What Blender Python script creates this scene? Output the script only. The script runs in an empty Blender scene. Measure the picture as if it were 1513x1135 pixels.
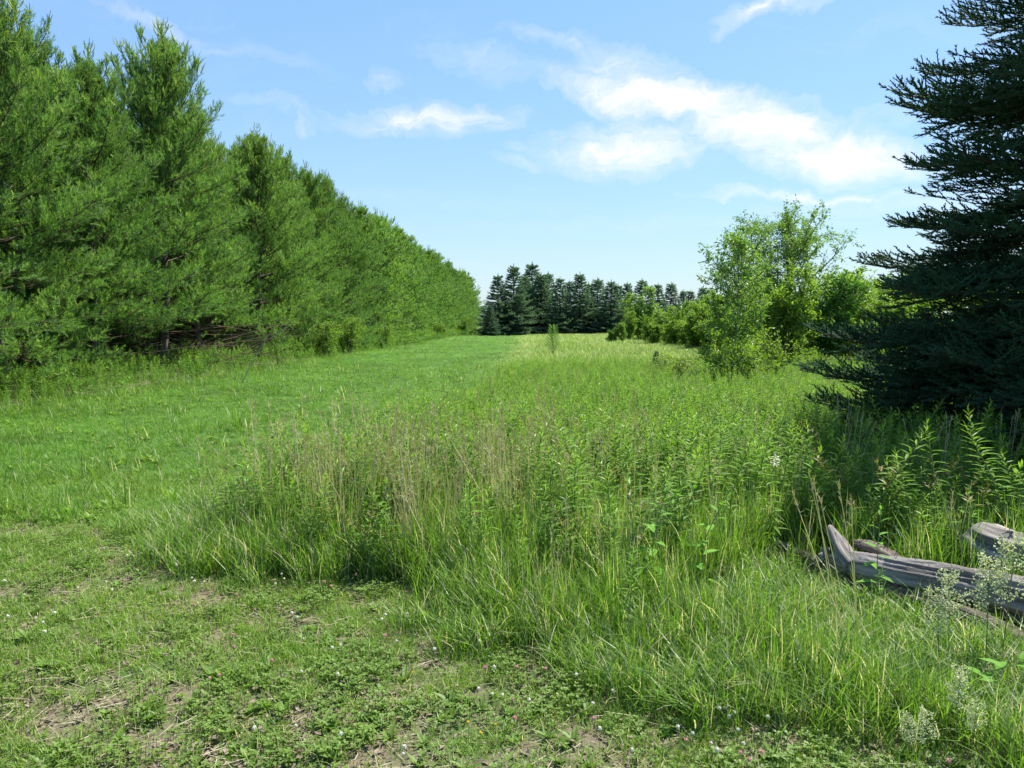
import bpy, math, random
import numpy as np
from mathutils import Vector, Matrix

# ------------------------------------------------------------------ camera, light, exposure
scn = bpy.context.scene
COL = scn.collection
F, CX, CY, HZ = 1100.0, 756.5, 567.5, 480.0
CAMH = 1.6
PITCH = math.atan((CY - HZ) / F)
cam = bpy.data.cameras.new('camera')
cam.sensor_width = 36
cam.lens = F / 1513 * 36
cam.clip_start = 0.05
cam.clip_end = 6000
camo = bpy.data.objects.new('camera', cam)
camo.location = (0, 0, CAMH)
camo.rotation_euler = (math.radians(90) - PITCH, 0, 0)
COL.objects.link(camo)
scn.camera = camo

SUN_EL, SUN_AZ = math.radians(58), math.radians(54)      # azimuth clockwise from +Y
sd = Vector((math.sin(SUN_AZ) * math.cos(SUN_EL), math.cos(SUN_AZ) * math.cos(SUN_EL), math.sin(SUN_EL)))
sun = bpy.data.lights.new('sun', 'SUN')
sun.energy = 4.8
sun.angle = math.radians(0.55)
sun.color = (1.0, 0.95, 0.87)
suno = bpy.data.objects.new('sun', sun)
suno.rotation_euler = sd.to_track_quat('Z', 'Y').to_euler()
COL.objects.link(suno)

w = bpy.data.worlds.new('World')
scn.world = w
w.use_nodes = True
nt = w.node_tree
nt.nodes.clear()
N, L = nt.nodes.new, nt.links.new
out = N('ShaderNodeOutputWorld')
bg = N('ShaderNodeBackground')
bg.inputs['Strength'].default_value = 0.105
L(bg.outputs[0], out.inputs[0])
sky = N('ShaderNodeTexSky')
sky.sky_type = 'NISHITA'
sky.sun_disc = False
sky.sun_elevation = SUN_EL
sky.sun_rotation = SUN_AZ
sky.altitude = 200
sky.air_density = 1.0
sky.dust_density = 0.25
sky.ozone_density = 1.6
SKY_GAIN = (.76, .875, .97)
# cirrus: soft patches at fixed directions of the sky (azimuth, elevation), broken up by warped noise
tc = N('ShaderNodeTexCoord')
sep = N('ShaderNodeSeparateXYZ'); L(tc.outputs['Generated'], sep.inputs[0])
def wm(op, a, b=None, c=None, clamp=False):
    n = N('ShaderNodeMath'); n.operation = op; n.use_clamp = clamp
    for i, v in enumerate((a, b, c)):
        if v is None: continue
        if isinstance(v, (int, float)): n.inputs[i].default_value = v
        else: L(v, n.inputs[i])
    return n.outputs[0]
az = wm('ARCTAN2', sep.outputs[0], sep.outputs[1])
el = wm('ARCSINE', sep.outputs[2])
# pale summer haze: the sky keeps its blue but brightens less towards the horizon
ssc = N('ShaderNodeSeparateColor'); L(sky.outputs[0], ssc.inputs[0])
lf = wm('POWER', wm('DIVIDE', ssc.outputs[1], 2.54), -.46)
vs = N('ShaderNodeVectorMath'); vs.operation = 'SCALE'; L(sky.outputs[0], vs.inputs[0]); L(lf, vs.inputs['Scale'])
vg = N('ShaderNodeVectorMath'); vg.operation = 'MULTIPLY'; L(vs.outputs[0], vg.inputs[0]); vg.inputs[1].default_value = SKY_GAIN
gain = N('ShaderNodeMix'); gain.data_type = 'RGBA'
L(wm('MULTIPLY', wm('EXPONENT', wm('MULTIPLY', wm('MAXIMUM', el, 0), -11.0)), .85), gain.inputs[0])
L(vg.outputs[0], gain.inputs[6]); gain.inputs[7].default_value = (2.85, 3.32, 3.7, 1)
cmb = N('ShaderNodeCombineXYZ'); L(az, cmb.inputs[0]); L(el, cmb.inputs[1])
def wnoise(vec, scale, detail=6, rough=.6, dist=0.0, sc=(1, 1, 1), rot=0):
    mp = N('ShaderNodeMapping'); L(vec, mp.inputs[0]); mp.inputs['Scale'].default_value = sc; mp.inputs['Rotation'].default_value = (0, 0, rot)
    n = N('ShaderNodeTexNoise'); n.noise_dimensions = '3D'
    L(mp.outputs[0], n.inputs['Vector'])
    n.inputs['Scale'].default_value = scale; n.inputs['Detail'].default_value = detail
    n.inputs['Roughness'].default_value = rough; n.inputs['Distortion'].default_value = dist
    return n
wn = wnoise(cmb.outputs[0], 11, 5, .6)
sub = N('ShaderNodeVectorMath'); sub.operation = 'SUBTRACT'; L(wn.outputs['Color'], sub.inputs[0]); sub.inputs[1].default_value = (.5, .5, .5)
scl = N('ShaderNodeVectorMath'); scl.operation = 'MULTIPLY'; L(sub.outputs[0], scl.inputs[0]); scl.inputs[1].default_value = (.15, .075, 0)
wrp = N('ShaderNodeVectorMath'); wrp.operation = 'ADD'; L(cmb.outputs[0], wrp.inputs[0]); L(scl.outputs[0], wrp.inputs[1])
def dirpx(px, py):
    v = Vector(((px - CX), F, -(py - CY)))
    v.rotate(Matrix.Rotation(-PITCH, 3, 'X'))
    v.normalize()
    return math.atan2(v.x, v.y), math.asin(v.z)
acc = None
for (cx, cy, hl, hh, tilt, amp) in [
        (1000, 145, 190, 30, 10, 1.0), (1235, 226, 130, 32, 7, 1.0), (1110, 188, 150, 40, 13, .95), (925, 215, 130, 38, -2, .8), (915, 100, 90, 30, 18, .6),
        (820, 68, 80, 10, 12, .45), (640, 172, 140, 22, -3, .75), (1195, 288, 150, 9, 2, .75),
        (715, 92, 80, 20, 12, .38), (1145, 12, 95, 11, -6, .65), (250, 32, 95, 9, 13, .42), (1300, 178, 45, 9, -6, .35),
        (400, 158, 70, 9, 10, .3), (445, 186, 14, 9, 0, .5), (775, 243, 50, 8, 4, .45), (577, 108, 26, 12, 0, .38), (765, 222, 26, 8, 0, .35), (400, 80, 90, 10, 10, .2),
        (1330, 300, 130, 14, 0, .35), (560, 290, 300, 14, 2, .12), (1000, 330, 300, 12, 0, .15),
        (-500, 100, 260, 30, 8, .6), (2300, 180, 300, 40, 6, .7), (1900, -200, 300, 30, 10, .6), (300, -600, 400, 50, 20, .5), (1100, -500, 300, 40, 0, .5)]:
    a0, e0 = dirpx(cx, cy)
    mp = N('ShaderNodeMapping'); mp.vector_type = 'TEXTURE'
    L(wrp.outputs[0], mp.inputs[0])
    mp.inputs['Location'].default_value = (a0, e0, 0)
    mp.inputs['Rotation'].default_value = (0, 0, -math.radians(tilt))
    mp.inputs['Scale'].default_value = (hl / F * 1.15, hh / F * 1.25, 1)
    g = N('ShaderNodeTexGradient'); g.gradient_type = 'SPHERICAL'; L(mp.outputs[0], g.inputs[0])
    v = wm('MULTIPLY', wm('POWER', g.outputs['Fac'], .6), amp)
    acc = v if acc is None else wm('MAXIMUM', acc, v)
nf = wnoise(wrp.outputs[0], 20, 9, .62, .6, (1, 2.6, 1), -.25)
nw = wnoise(wrp.outputs[0], 5, 8, .66, .8, (1, 3.2, 1), -.2)
fib = wm('MULTIPLY_ADD', nf.outputs['Fac'], 1.9, -.42)
m1 = wm('MULTIPLY', acc, fib)
m1 = wm('ADD', m1, wm('MULTIPLY', wm('SUBTRACT', acc, .45, clamp=True), .75))
veil = wm('MULTIPLY', wm('SUBTRACT', nw.outputs['Fac'], .54, clamp=True), .55)
cm = wm('POWER', wm('MULTIPLY', wm('ADD', m1, veil), 1.25, clamp=True), 1.15)
cm = wm('MULTIPLY', cm, .93)
cl = N('ShaderNodeMix'); cl.data_type = 'RGBA'
L(cm, cl.inputs[0]); L(gain.outputs[2], cl.inputs[6]); cl.inputs[7].default_value = (4.6, 4.5, 4.55, 1)
L(cl.outputs[2], bg.inputs[0])
scn.view_settings.view_transform = 'Standard'
scn.view_settings.look = 'None'
scn.view_settings.gamma = 1
scn.view_settings.use_curve_mapping = False
scn.view_settings.exposure = 1.27
scn.cycles.max_bounces = 5
scn.cycles.diffuse_bounces = 3
scn.cycles.transmission_bounces = 4
scn.cycles.caustics_reflective = False
scn.cycles.caustics_refractive = False

# ------------------------------------------------------------------ maths helpers
R = np.random.default_rng(7)
def sstep(a, b, x):
    t = np.clip((np.asarray(x, float) - a) / (b - a), 0, 1)
    return t * t * (3 - 2 * t)
def H(x, y):
    x = np.asarray(x, float); y = np.asarray(y, float)
    z = 0.30 * sstep(10, 40, y)
    z = z + .035 * np.sin(x * .9 + 1.3) * np.cos(y * .7) * sstep(1, 5, y) + .06 * np.sin(x * .21 + y * .13)
    z = z + .5 * sstep(25, 60, x) + .35 * sstep(-6, -12, x) * sstep(80, 20, y)
    return z - .05
def ray(px, py):
    v = Vector(((px - CX), F, -(py - CY)))
    v.rotate(Matrix.Rotation(-PITCH, 3, 'X'))
    return v.normalized()
def P(px, py, hgt=0.0):
    """world point on the line of sight at a height above the ground"""
    v = ray(px, py)
    t = 1.0
    for _ in range(4000):
        q = Vector((0, 0, CAMH)) + v * t
        if q.z <= float(H(q.x, q.y)) + hgt: break
        t += .01 + t * .002
    return Vector((q.x, q.y, float(H(q.x, q.y)) + hgt))
def XY(px, d):
    return ((px - CX) / F * d * 1.0, d)
def vnoise(x, y, s, seed=0):
    """cheap smooth value noise in numpy"""
    x = np.asarray(x, float) / s + seed * 17.3; y = np.asarray(y, float) / s - seed * 9.1
    xi = np.floor(x); yi = np.floor(y); fx = x - xi; fy = y - yi
    fx = fx * fx * (3 - 2 * fx); fy = fy * fy * (3 - 2 * fy)
    def h(a, b):
        v = np.sin(a * 127.1 + b * 311.7 + seed * 3.3) * 43758.5453
        return v - np.floor(v)
    return (h(xi, yi) * (1 - fx) + h(xi + 1, yi) * fx) * (1 - fy) + (h(xi, yi + 1) * (1 - fx) + h(xi + 1, yi + 1) * fx) * fy
def unit(v):
    v = np.asarray(v, float)
    return v / np.maximum(np.linalg.norm(v, axis=-1, keepdims=True), 1e-9)
def frames(D, roll=None):
    """rotation matrices whose third column is D; second column as near up as may be"""
    D = unit(D)
    up = np.zeros_like(D); up[:, 2] = 1
    bad = np.abs(D[:, 2]) > .98
    up[bad] = (1, 0, 0)
    X = unit(np.cross(up, D)); Y = np.cross(D, X)
    if roll is not None:
        c = np.cos(roll)[:, None]; s = np.sin(roll)[:, None]
        X, Y = X * c + Y * s, Y * c - X * s
    return np.stack([X, Y, D], axis=2)
def azel(a, e):
    return np.stack([np.cos(a) * np.cos(e), np.sin(a) * np.cos(e), np.sin(e)], -1)

class MB:
    def __init__(s): s.V = []; s.Fc = []; s.M = []; s.A = []; s.n = 0; s.LC = []
    def add(s, V, Fc, mat=0, v=None, lc=None):
        V = np.asarray(V, float).reshape(-1, 3); Fc = np.asarray(Fc, int).reshape(-1, 3)
        s.V.append(V); s.Fc.append(Fc + s.n); s.n += len(V)
        s.M.append(np.full(len(Fc), mat) if np.isscalar(mat) else np.asarray(mat))
        if v is None: v = R.random()
        s.A.append(np.full(len(Fc), v, float) if np.isscalar(v) else np.asarray(v, float))
        s.LC.append(np.zeros((len(V), 3)) if lc is None else np.asarray(lc, float).reshape(-1, 3))
    def mesh(s, name, mats, smooth=False, lc=False):
        V = np.concatenate(s.V).astype(np.float32); Fc = np.concatenate(s.Fc).astype(np.int32)
        me = bpy.data.meshes.new(name)
        me.vertices.add(len(V)); me.vertices.foreach_set('co', V.ravel())
        me.loops.add(Fc.size); me.loops.foreach_set('vertex_index', Fc.ravel())
        me.polygons.add(len(Fc))
        me.polygons.foreach_set('loop_start', np.arange(len(Fc), dtype=np.int32) * 3)
        for m in mats: me.materials.append(m)
        me.polygons.foreach_set('material_index', np.concatenate(s.M).astype(np.int32))
        if smooth: me.polygons.foreach_set('use_smooth', np.ones(len(Fc), bool))
        else: me.polygons.foreach_set('use_smooth', np.zeros(len(Fc), bool))
        a = me.attributes.new('v', 'FLOAT', 'FACE'); a.data.foreach_set('value', np.concatenate(s.A).astype(np.float32))
        if lc:
            a = me.attributes.new('lc', 'FLOAT_VECTOR', 'POINT'); a.data.foreach_set('vector', np.concatenate(s.LC).astype(np.float32).ravel())
        me.update()
        return me
    def tris(s): return sum(len(f) for f in s.Fc)

def place(T, Rm, pos, sc):
    """copies of template (V, F, mat, v) -> arrays"""
    V, Fc = T[0], T[1]
    n = len(pos); sc = np.asarray(sc, float)
    if sc.ndim == 1: sc = sc[:, None]
    sv = V[None] * sc[:, None, :]
    W = np.einsum('nij,nkj->nki', Rm, sv) + pos[:, None, :]
    FF = Fc[None] + (np.arange(n) * len(V))[:, None, None]
    return W.reshape(-1, 3), FF.reshape(-1, 3)
def prisms(P0, P1, r0, r1, sides=3):
    P0 = np.asarray(P0, float); P1 = np.asarray(P1, float); n = len(P0)
    r0 = np.broadcast_to(r0, n); r1 = np.broadcast_to(r1, n)
    fr = frames(P1 - P0)
    a = np.arange(sides) * 2 * np.pi / sides
    ring = np.stack([np.cos(a), np.sin(a), 0 * a], -1)
    w = np.einsum('nij,kj->nki', fr, ring)
    V = np.concatenate([P0[:, None] + w * r0[:, None, None], P1[:, None] + w * r1[:, None, None]], 1)
    f = []
    for k in range(sides):
        j = (k + 1) % sides
        f += [(k, j, sides + j), (k, sides + j, sides + k)]
    f = np.array(f)
    return V.reshape(-1, 3), (f[None] + (np.arange(n) * 2 * sides)[:, None, None]).reshape(-1, 3)
def tube(pts, rad, sides=8, ridge=None, cap=True):
    pts = np.asarray(pts, float); n = len(pts); rad = np.broadcast_to(rad, n)
    tg = unit(np.gradient(pts, axis=0)); fr = frames(tg)
    a = np.arange(sides) * 2 * np.pi / sides
    ring = np.stack([np.cos(a), np.sin(a), 0 * a], -1)
    rr = rad[:, None] * (np.ones((n, sides)) if ridge is None else ridge)
    V = pts[:, None] + np.einsum('nij,kj->nki', fr, ring) * rr[..., None]
    V = V.reshape(-1, 3)
    i = np.arange(n - 1)[:, None] * sides; k = np.arange(sides)[None]; j = (k + 1) % sides
    A, B, C, D = i + k, i + j, i + sides + j, i + sides + k
    Fc = np.concatenate([np.stack([A, B, C], -1).reshape(-1, 3), np.stack([A, C, D], -1).reshape(-1, 3)])
    s = np.concatenate([[0], np.cumsum(np.linalg.norm(np.diff(pts, axis=0), axis=1))])
    lc = np.stack([np.cos(a)[None] * rad.mean() + 0 * s[:, None], np.sin(a)[None] * rad.mean() + 0 * s[:, None], s[:, None] + 0 * a[None]], -1).reshape(-1, 3)
    if cap:
        for e, c in ((0, pts[0]), (n - 1, pts[-1])):
            idx = len(V); rg = V[e * sides:(e + 1) * sides]; rl = lc[e * sides:(e + 1) * sides]
            V = np.vstack([V, c, rg]); lc = np.vstack([lc, (0, 0, s[e]), rl])
            f = np.stack([np.full(sides, idx), idx + 1 + (np.arange(sides) + 1) % sides, idx + 1 + np.arange(sides)], -1)
            if e: f = f[:, ::-1]
            Fc = np.vstack([Fc, f])
    return V, Fc, lc
def catmull(pts, n=8):
    pts = [np.asarray(p, float) for p in pts]
    pts = [2 * pts[0] - pts[1]] + pts + [2 * pts[-1] - pts[-2]]
    o = []
    for i in range(1, len(pts) - 2):
        p0, p1, p2, p3 = pts[i - 1:i + 3]
        for t in np.linspace(0, 1, n, endpoint=False):
            o.append(.5 * (2 * p1 + (p2 - p0) * t + (2 * p0 - 5 * p1 + 4 * p2 - p3) * t * t + (3 * p1 - p0 - 3 * p2 + p3) * t ** 3))
    o.append(pts[-2])
    return np.array(o)
def leafT(wd=.3, fold=.12, droop=.15):
    """pointed leaf along +z, unit length, faces +y; 6 triangles"""
    V = np.array([(0, 0, 0), (-wd * .38, fold * .4, .28), (0, -.0, .3), (wd * .38, fold * .4, .28), (-wd * .42, fold * .3 - droop * .35, .62), (0, -droop * .4, .64), (wd * .42, fold * .3 - droop * .35, .62), (0, -droop, 1)])
    Fc = np.array([(0, 2, 1), (0, 3, 2), (1, 2, 5), (1, 5, 4), (2, 3, 6), (2, 6, 5), (4, 5, 7), (5, 6, 7)])
    return V, Fc
def leafT2(wd=.45, fold=.1, droop=.12):
    """pointed leaf, 4 triangles"""
    V = np.array([(0, 0, 0), (-wd / 2, fold, .45), (0, 0, .5), (wd / 2, fold, .45), (0, -droop, 1)])
    Fc = np.array([(0, 2, 1), (0, 3, 2), (1, 2, 4), (2, 3, 4)])
    return V, Fc
def blades(base, az_, h, wd, lean, droop, segs=(0, .38, .72, 1)):
    n = len(base); t = np.array(segs)
    rad = (lean[:, None] * t + droop[:, None] * t ** 2.2) * h[:, None]
    z = h[:, None] * (t - .45 * np.clip(droop, 0, 1.4)[:, None] * t ** 3)
    c, s = np.cos(az_), np.sin(az_)
    ctr = base[:, None] + np.stack([rad * c[:, None], rad * s[:, None], z], -1)
    a2 = az_ + np.pi / 2 + R.uniform(-.7, .7, n)
    side = np.stack([np.cos(a2), np.sin(a2), 0 * a2], -1)
    k = len(t)
    ww = wd[:, None] * np.array([.75, 1, .72, 0])[None, :k] / 2 if k == 4 else wd[:, None] * np.array([.9, 1, 0])[None] / 2
    Lf = ctr[:, :-1] - side[:, None] * ww[:, :-1, None]; Rt = ctr[:, :-1] + side[:, None] * ww[:, :-1, None]
    V = np.concatenate([np.stack([Lf, Rt], 2).reshape(n, -1, 3), ctr[:, -1:]], 1)
    f = []
    for i in range(k - 2): f += [(2 * i, 2 * i + 1, 2 * i + 3), (2 * i, 2 * i + 3, 2 * i + 2)]
    f.append((2 * (k - 2), 2 * (k - 2) + 1, 2 * (k - 1)))
    f = np.array(f)
    return V.reshape(-1, 3), (f[None] + (np.arange(n) * V.shape[1])[:, None, None]).reshape(-1, 3), len(f)

# ------------------------------------------------------------------ materials
def ramp_cols(nt, fac, cols):
    r = nt.nodes.new('ShaderNodeValToRGB')
    e = r.color_ramp.elements
    while len(e) < len(cols): e.new(.5)
    for i, c in enumerate(cols):
        e[i].position = i / (len(cols) - 1); e[i].color = (*c, 1)
    nt.links.new(fac, r.inputs[0])
    return r.outputs[0]
def leaf_mat(name, cols, trans=.3, rough=.5, spec=.35, patch=2.5, pw=.4, tcol=1.0, green=True):
    """cols: dark..light natural leaf colours, picked per leaf ('v'), per plant and by patches in the field"""
    m = bpy.data.materials.new(name); m.use_nodes = True; nt = m.node_tree; nt.nodes.clear()
    N, L = nt.nodes.new, nt.links.new
    o = N('ShaderNodeOutputMaterial')
    at = N('ShaderNodeAttribute'); at.attribute_name = 'v'
    cols = [(c[0] * 1.06, c[1] * 1.26, c[2] * .85) for c in cols] if green else cols
    oi = N('ShaderNodeObjectInfo')
    ge = N('ShaderNodeNewGeometry')
    nz = N('ShaderNodeTexNoise'); nz.inputs['Scale'].default_value = 1 / patch; nz.inputs['Detail'].default_value = 3
    L(ge.outputs['Position'], nz.inputs['Vector'])
    def mm(op, a, b):
        n = N('ShaderNodeMath'); n.operation = op
        for i, v in enumerate((a, b)):
            if isinstance(v, (int, float)): n.inputs[i].default_value = v
            else: L(v, n.inputs[i])
        return n.outputs[0]
    f = mm('MULTIPLY', at.outputs['Fac'], .5)
    f = mm('ADD', f, mm('MULTIPLY', oi.outputs['Random'], .25))
    f = mm('ADD', f, mm('MULTIPLY', mm('SUBTRACT', nz.outputs['Fac'], .35), pw * 2))
    col = ramp_cols(nt, f, cols)
    b = N('ShaderNodeBsdfPrincipled'); L(col, b.inputs['Base Color'])
    b.inputs['Roughness'].default_value = rough
    b.inputs['Specular IOR Level'].default_value = spec
    if trans > 0:
        tr = N('ShaderNodeBsdfTranslucent')
        mx = N('ShaderNodeMix'); mx.data_type = 'RGBA'; mx.blend_type = 'MULTIPLY'; mx.inputs[0].default_value = 1
        L(col, mx.inputs[6]); mx.inputs[7].default_value = (1.25 * tcol, 1.35 * tcol, .6 * tcol, 1)
        L(mx.outputs[2], tr.inputs['Color'])
        ms = N('ShaderNodeMixShader'); ms.inputs[0].default_value = trans
        L(b.outputs[0], ms.inputs[1]); L(tr.outputs[0], ms.inputs[2]); L(ms.outputs[0], o.inputs[0])
    else: L(b.outputs[0], o.inputs[0])
    return m
def rough_mat(name, cols, scale=8, rough=.85, bump=.3, stretch=(1, 1, 1), lc=False, spec=.2):
    m = bpy.data.materials.new(name); m.use_nodes = True; nt = m.node_tree; nt.nodes.clear()
    N, L = nt.nodes.new, nt.links.new
    o = N('ShaderNodeOutputMaterial')
    if lc: src = N('ShaderNodeAttribute'); src.attribute_name = 'lc'; sv = src.outputs['Vector']
    else: src = N('ShaderNodeTexCoord'); sv = src.outputs['Object']
    mp = N('ShaderNodeMapping'); mp.inputs['Scale'].default_value = stretch; L(sv, mp.inputs[0])
    n1 = N('ShaderNodeTexNoise'); n1.inputs['Scale'].default_value = scale; n1.inputs['Detail'].default_value = 9; n1.inputs['Roughness'].default_value = .65
    L(mp.outputs[0], n1.inputs['Vector'])
    n2 = N('ShaderNodeTexNoise'); n2.inputs['Scale'].default_value = scale * .22; n2.inputs['Detail'].default_value = 4
    L(mp.outputs[0], n2.inputs['Vector'])
    mt = N('ShaderNodeMath'); mt.operation = 'MULTIPLY_ADD'; L(n1.outputs['Fac'], mt.inputs[0]); mt.inputs[1].default_value = 1.3
    m2 = N('ShaderNodeMath'); m2.operation = 'MULTIPLY_ADD'; L(n2.outputs['Fac'], m2.inputs[0]); m2.inputs[1].default_value = .9; m2.inputs[2].default_value = -.6
    L(m2.outputs[0], mt.inputs[2])
    col = ramp_cols(nt, mt.outputs[0], cols)
    b = N('ShaderNodeBsdfPrincipled'); L(col, b.inputs['Base Color']); b.inputs['Roughness'].default_value = rough
    b.inputs['Specular IOR Level'].default_value = spec
    bp = N('ShaderNodeBump'); bp.inputs['Strength'].default_value = bump; bp.inputs['Distance'].default_value = .02
    L(n1.outputs['Fac'], bp.inputs['Height']); L(bp.outputs[0], b.inputs['Normal'])
    L(b.outputs[0], o.inputs[0])
    return m

M = {}
M['grass_short'] = leaf_mat('short_grass', [(.08, .14, .024), (.125, .195, .034), (.175, .24, .045), (.23, .27, .07)], .35, .5, .3, 1.6, .35)
M['grass_lane'] = leaf_mat('mown_grass', [(.10, .125, .035), (.07, .135, .024), (.11, .20, .036), (.13, .235, .042), (.185, .265, .06)], .35, .5, .3, 1.8, .6)
M['grass_tall'] = leaf_mat('tall_grass', [(.065, .125, .022), (.105, .175, .032), (.155, .222, .046), (.23, .265, .08)], .45, .42, .4, 1.2, .35)
M['grass_far'] = leaf_mat('meadow_grass', [(.08, .14, .026), (.12, .19, .034), (.16, .225, .044), (.23, .25, .075)], .35, .55, .25, 7.0, .5)
M['straw'] = leaf_mat('dry_straw', [(.40, .36, .24), (.52, .48, .34), (.62, .58, .43), (.68, .64, .50)], .5, .7, .2, 1, .2, green=False)
M['weed'] = leaf_mat('weed_leaf', [(.065, .13, .026), (.105, .18, .034), (.15, .23, .045), (.21, .28, .06)], .45, .6, .22, .8, .3)
M['weed_tip'] = leaf_mat('young_leaf', [(.14, .22, .035), (.19, .27, .042), (.26, .32, .055)], .4, .45, .35, .8, .3)
M['weed_red'] = leaf_mat('reddish_young_leaf', [(.10, .16, .03), (.18, .17, .04), (.25, .13, .05)], .35, .5, .3, .5, .3, green=False)
M['weed_stem'] = leaf_mat('weed_stem', [(.09, .13, .035), (.12, .15, .05), (.16, .12, .06)], 0, .6, .3)
M['broad'] = leaf_mat('milkweed_leaf', [(.09, .19, .035), (.14, .26, .05), (.20, .33, .06)], .4, .7, .15, .3, .2)
M['clover'] = leaf_mat('clover_leaf', [(.085, .13, .03), (.125, .175, .04), (.17, .22, .055)], .38, .5, .3, .5, .3)
M['pine'] = leaf_mat('pine_needles', [(.060, .122, .052), (.108, .182, .072), (.168, .242, .092), (.25, .31, .105)], .5, .5, .35, 1.5, .3)
M['candle'] = leaf_mat('new_pine_shoots', [(.24, .28, .06), (.32, .35, .09), (.40, .40, .14)], .35, .6, .2, 1, .2)
M['spruce'] = leaf_mat('spruce_needles', [(.018, .044, .034), (.032, .068, .050), (.050, .098, .068), (.078, .135, .088)], .14, .75, .12, 1.0, .3)
M['spruce_far'] = leaf_mat('hazed_blue_spruce_needles', [(.065, .10, .105), (.10, .145, .145), (.135, .185, .18), (.17, .21, .205)], .35, .5, .3, 5.0, .3)  # glaucous needles, their colour lightened further to stand in for distance haze
M['ash'] = leaf_mat('ash_leaf', [(.085, .145, .042), (.13, .195, .054), (.18, .245, .07), (.24, .285, .095)], .42, .4, .45, 1.0, .3)
M['shrub'] = leaf_mat('shrub_leaf', [(.085, .135, .028), (.125, .18, .036), (.17, .22, .046), (.23, .26, .06)], .55, .45, .35, 1.5, .35)
M['yellow_shrub'] = leaf_mat('yellow_green_leaf', [(.10, .15, .024), (.16, .21, .034), (.22, .26, .045), (.30, .31, .06)], .42, .45, .35, .8, .3)
M['dark_shrub'] = leaf_mat('dark_leaf', [(.03, .075, .016), (.05, .11, .022), (.075, .15, .03), (.11, .19, .04)], .35, .45, .35, 1.5, .3)
M['under'] = leaf_mat('undergrowth_leaf', [(.03, .09, .018), (.055, .13, .025), (.09, .18, .033), (.14, .24, .045)], .35, .45, .35, 1.0, .35)
M['bark_pine'] = rough_mat('pine_bark', [(.035, .028, .022), (.09, .075, .06), (.16, .14, .12)], 9, .9, .6, (1, 1, .3))
M['bark'] = rough_mat('grey_bark', [(.06, .055, .045), (.13, .12, .10), (.2, .19, .16)], 12, .9, .5, (1, 1, .3))
M['twig'] = rough_mat('dead_twig', [(.07, .045, .032), (.15, .105, .08), (.25, .19, .15)], 6, .9, .2)
M['dead_pale'] = rough_mat('bleached_twig', [(.20, .17, .13), (.32, .28, .23), (.42, .38, .32)], 6, .9, .2)
M['twig_live'] = rough_mat('brown_twig', [(.04, .032, .02), (.065, .052, .032), (.09, .075, .045)], 6, .9, .2)
M['log'] = rough_mat('weathered_grey_wood', [(.018, .015, .012), (.11, .098, .085), (.27, .25, .225), (.42, .395, .36)], 30, .8, .9, (1, 1, .07), True)
M['log_brown'] = rough_mat('weathered_brown_wood', [(.02, .015, .011), (.08, .06, .045), (.16, .13, .10), (.24, .21, .17)], 30, .85, .9, (1, 1, .09), True)
M['clover_white'] = leaf_mat('white_clover_petals', [(.6, .57, .5), (.75, .73, .66), (.85, .84, .78)], .2, .6, .2, green=False)
M['clover_pink'] = leaf_mat('pink_clover_petals', [(.5, .22, .24), (.62, .33, .33), (.7, .48, .45)], .2, .6, .2, green=False)
M['yellow_petal'] = leaf_mat('yellow_petals', [(.75, .55, .02), (.85, .65, .03)], .2, .5, .2, green=False)
M['orange_petal'] = leaf_mat('orange_petals', [(.75, .22, .02), (.8, .3, .03)], .2, .5, .2, green=False)
M['lilac'] = leaf_mat('pale_lilac_petals', [(.6, .52, .66), (.72, .66, .76), (.8, .76, .82)], .3, .5, .2, green=False)
M['cream'] = leaf_mat('cream_blossom', [(.42, .46, .30), (.56, .59, .42), (.70, .71, .56)], .3, .6, .2, green=False)
M['litter'] = leaf_mat('dead_leaf_litter', [(.09, .07, .045), (.17, .135, .095), (.27, .22, .17)], 0, .8, .1, green=False)
M['stone'] = rough_mat('grey_stone', [(.16, .14, .12), (.28, .26, .24), (.42, .40, .37)], 30, .9, .5)

def ground_mat(name, sparse=True):
    m = bpy.data.materials.new(name); m.use_nodes = True; nt = m.node_tree; nt.nodes.clear()
    N, L = nt.nodes.new, nt.links.new
    o = N('ShaderNodeOutputMaterial'); ge = N('ShaderNodeNewGeometry')
    def nz(s, d=8, r=.6):
        n = N('ShaderNodeTexNoise'); n.inputs['Scale'].default_value = s; n.inputs['Detail'].default_value = d; n.inputs['Roughness'].default_value = r
        L(ge.outputs['Position'], n.inputs['Vector']); return n.outputs['Fac']
    soil = ramp_cols(nt, nz(26, 10, .75), [(.055, .042, .028), (.12, .092, .064), (.23, .185, .135), (.36, .31, .24)])
    moss = ramp_cols(nt, nz(40, 8, .7), [(.03, .06, .014), (.06, .11, .024), (.10, .165, .035)])
    mr = N('ShaderNodeMapRange'); L(nz(2.4, 9, .7), mr.inputs[0])
    mr.inputs[1].default_value = .40 if sparse else .20; mr.inputs[2].default_value = .62 if sparse else .35
    mx = N('ShaderNodeMix'); mx.data_type = 'RGBA'; L(mr.outputs[0], mx.inputs[0]); L(soil, mx.inputs[6]); L(moss, mx.inputs[7])
    b = N('ShaderNodeBsdfPrincipled'); b.inputs['Roughness'].default_value = .95; b.inputs['Specular IOR Level'].default_value = .1
    L(mx.outputs[2], b.inputs['Base Color'])
    bp = N('ShaderNodeBump'); bp.inputs['Strength'].default_value = .8; bp.inputs['Distance'].default_value = .02
    L(nz(60, 8, .7), bp.inputs['Height']); L(bp.outputs[0], b.inputs['Normal']); L(b.outputs[0], o.inputs[0])
    return m
M['ground'] = ground_mat('soil_and_moss')
M['lane'] = ground_mat('mown_turf', False)
M['hill'] = rough_mat('distant_wood', [(.03, .055, .045), (.05, .085, .06), (.075, .11, .08)], .05, .95, .2)

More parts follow.
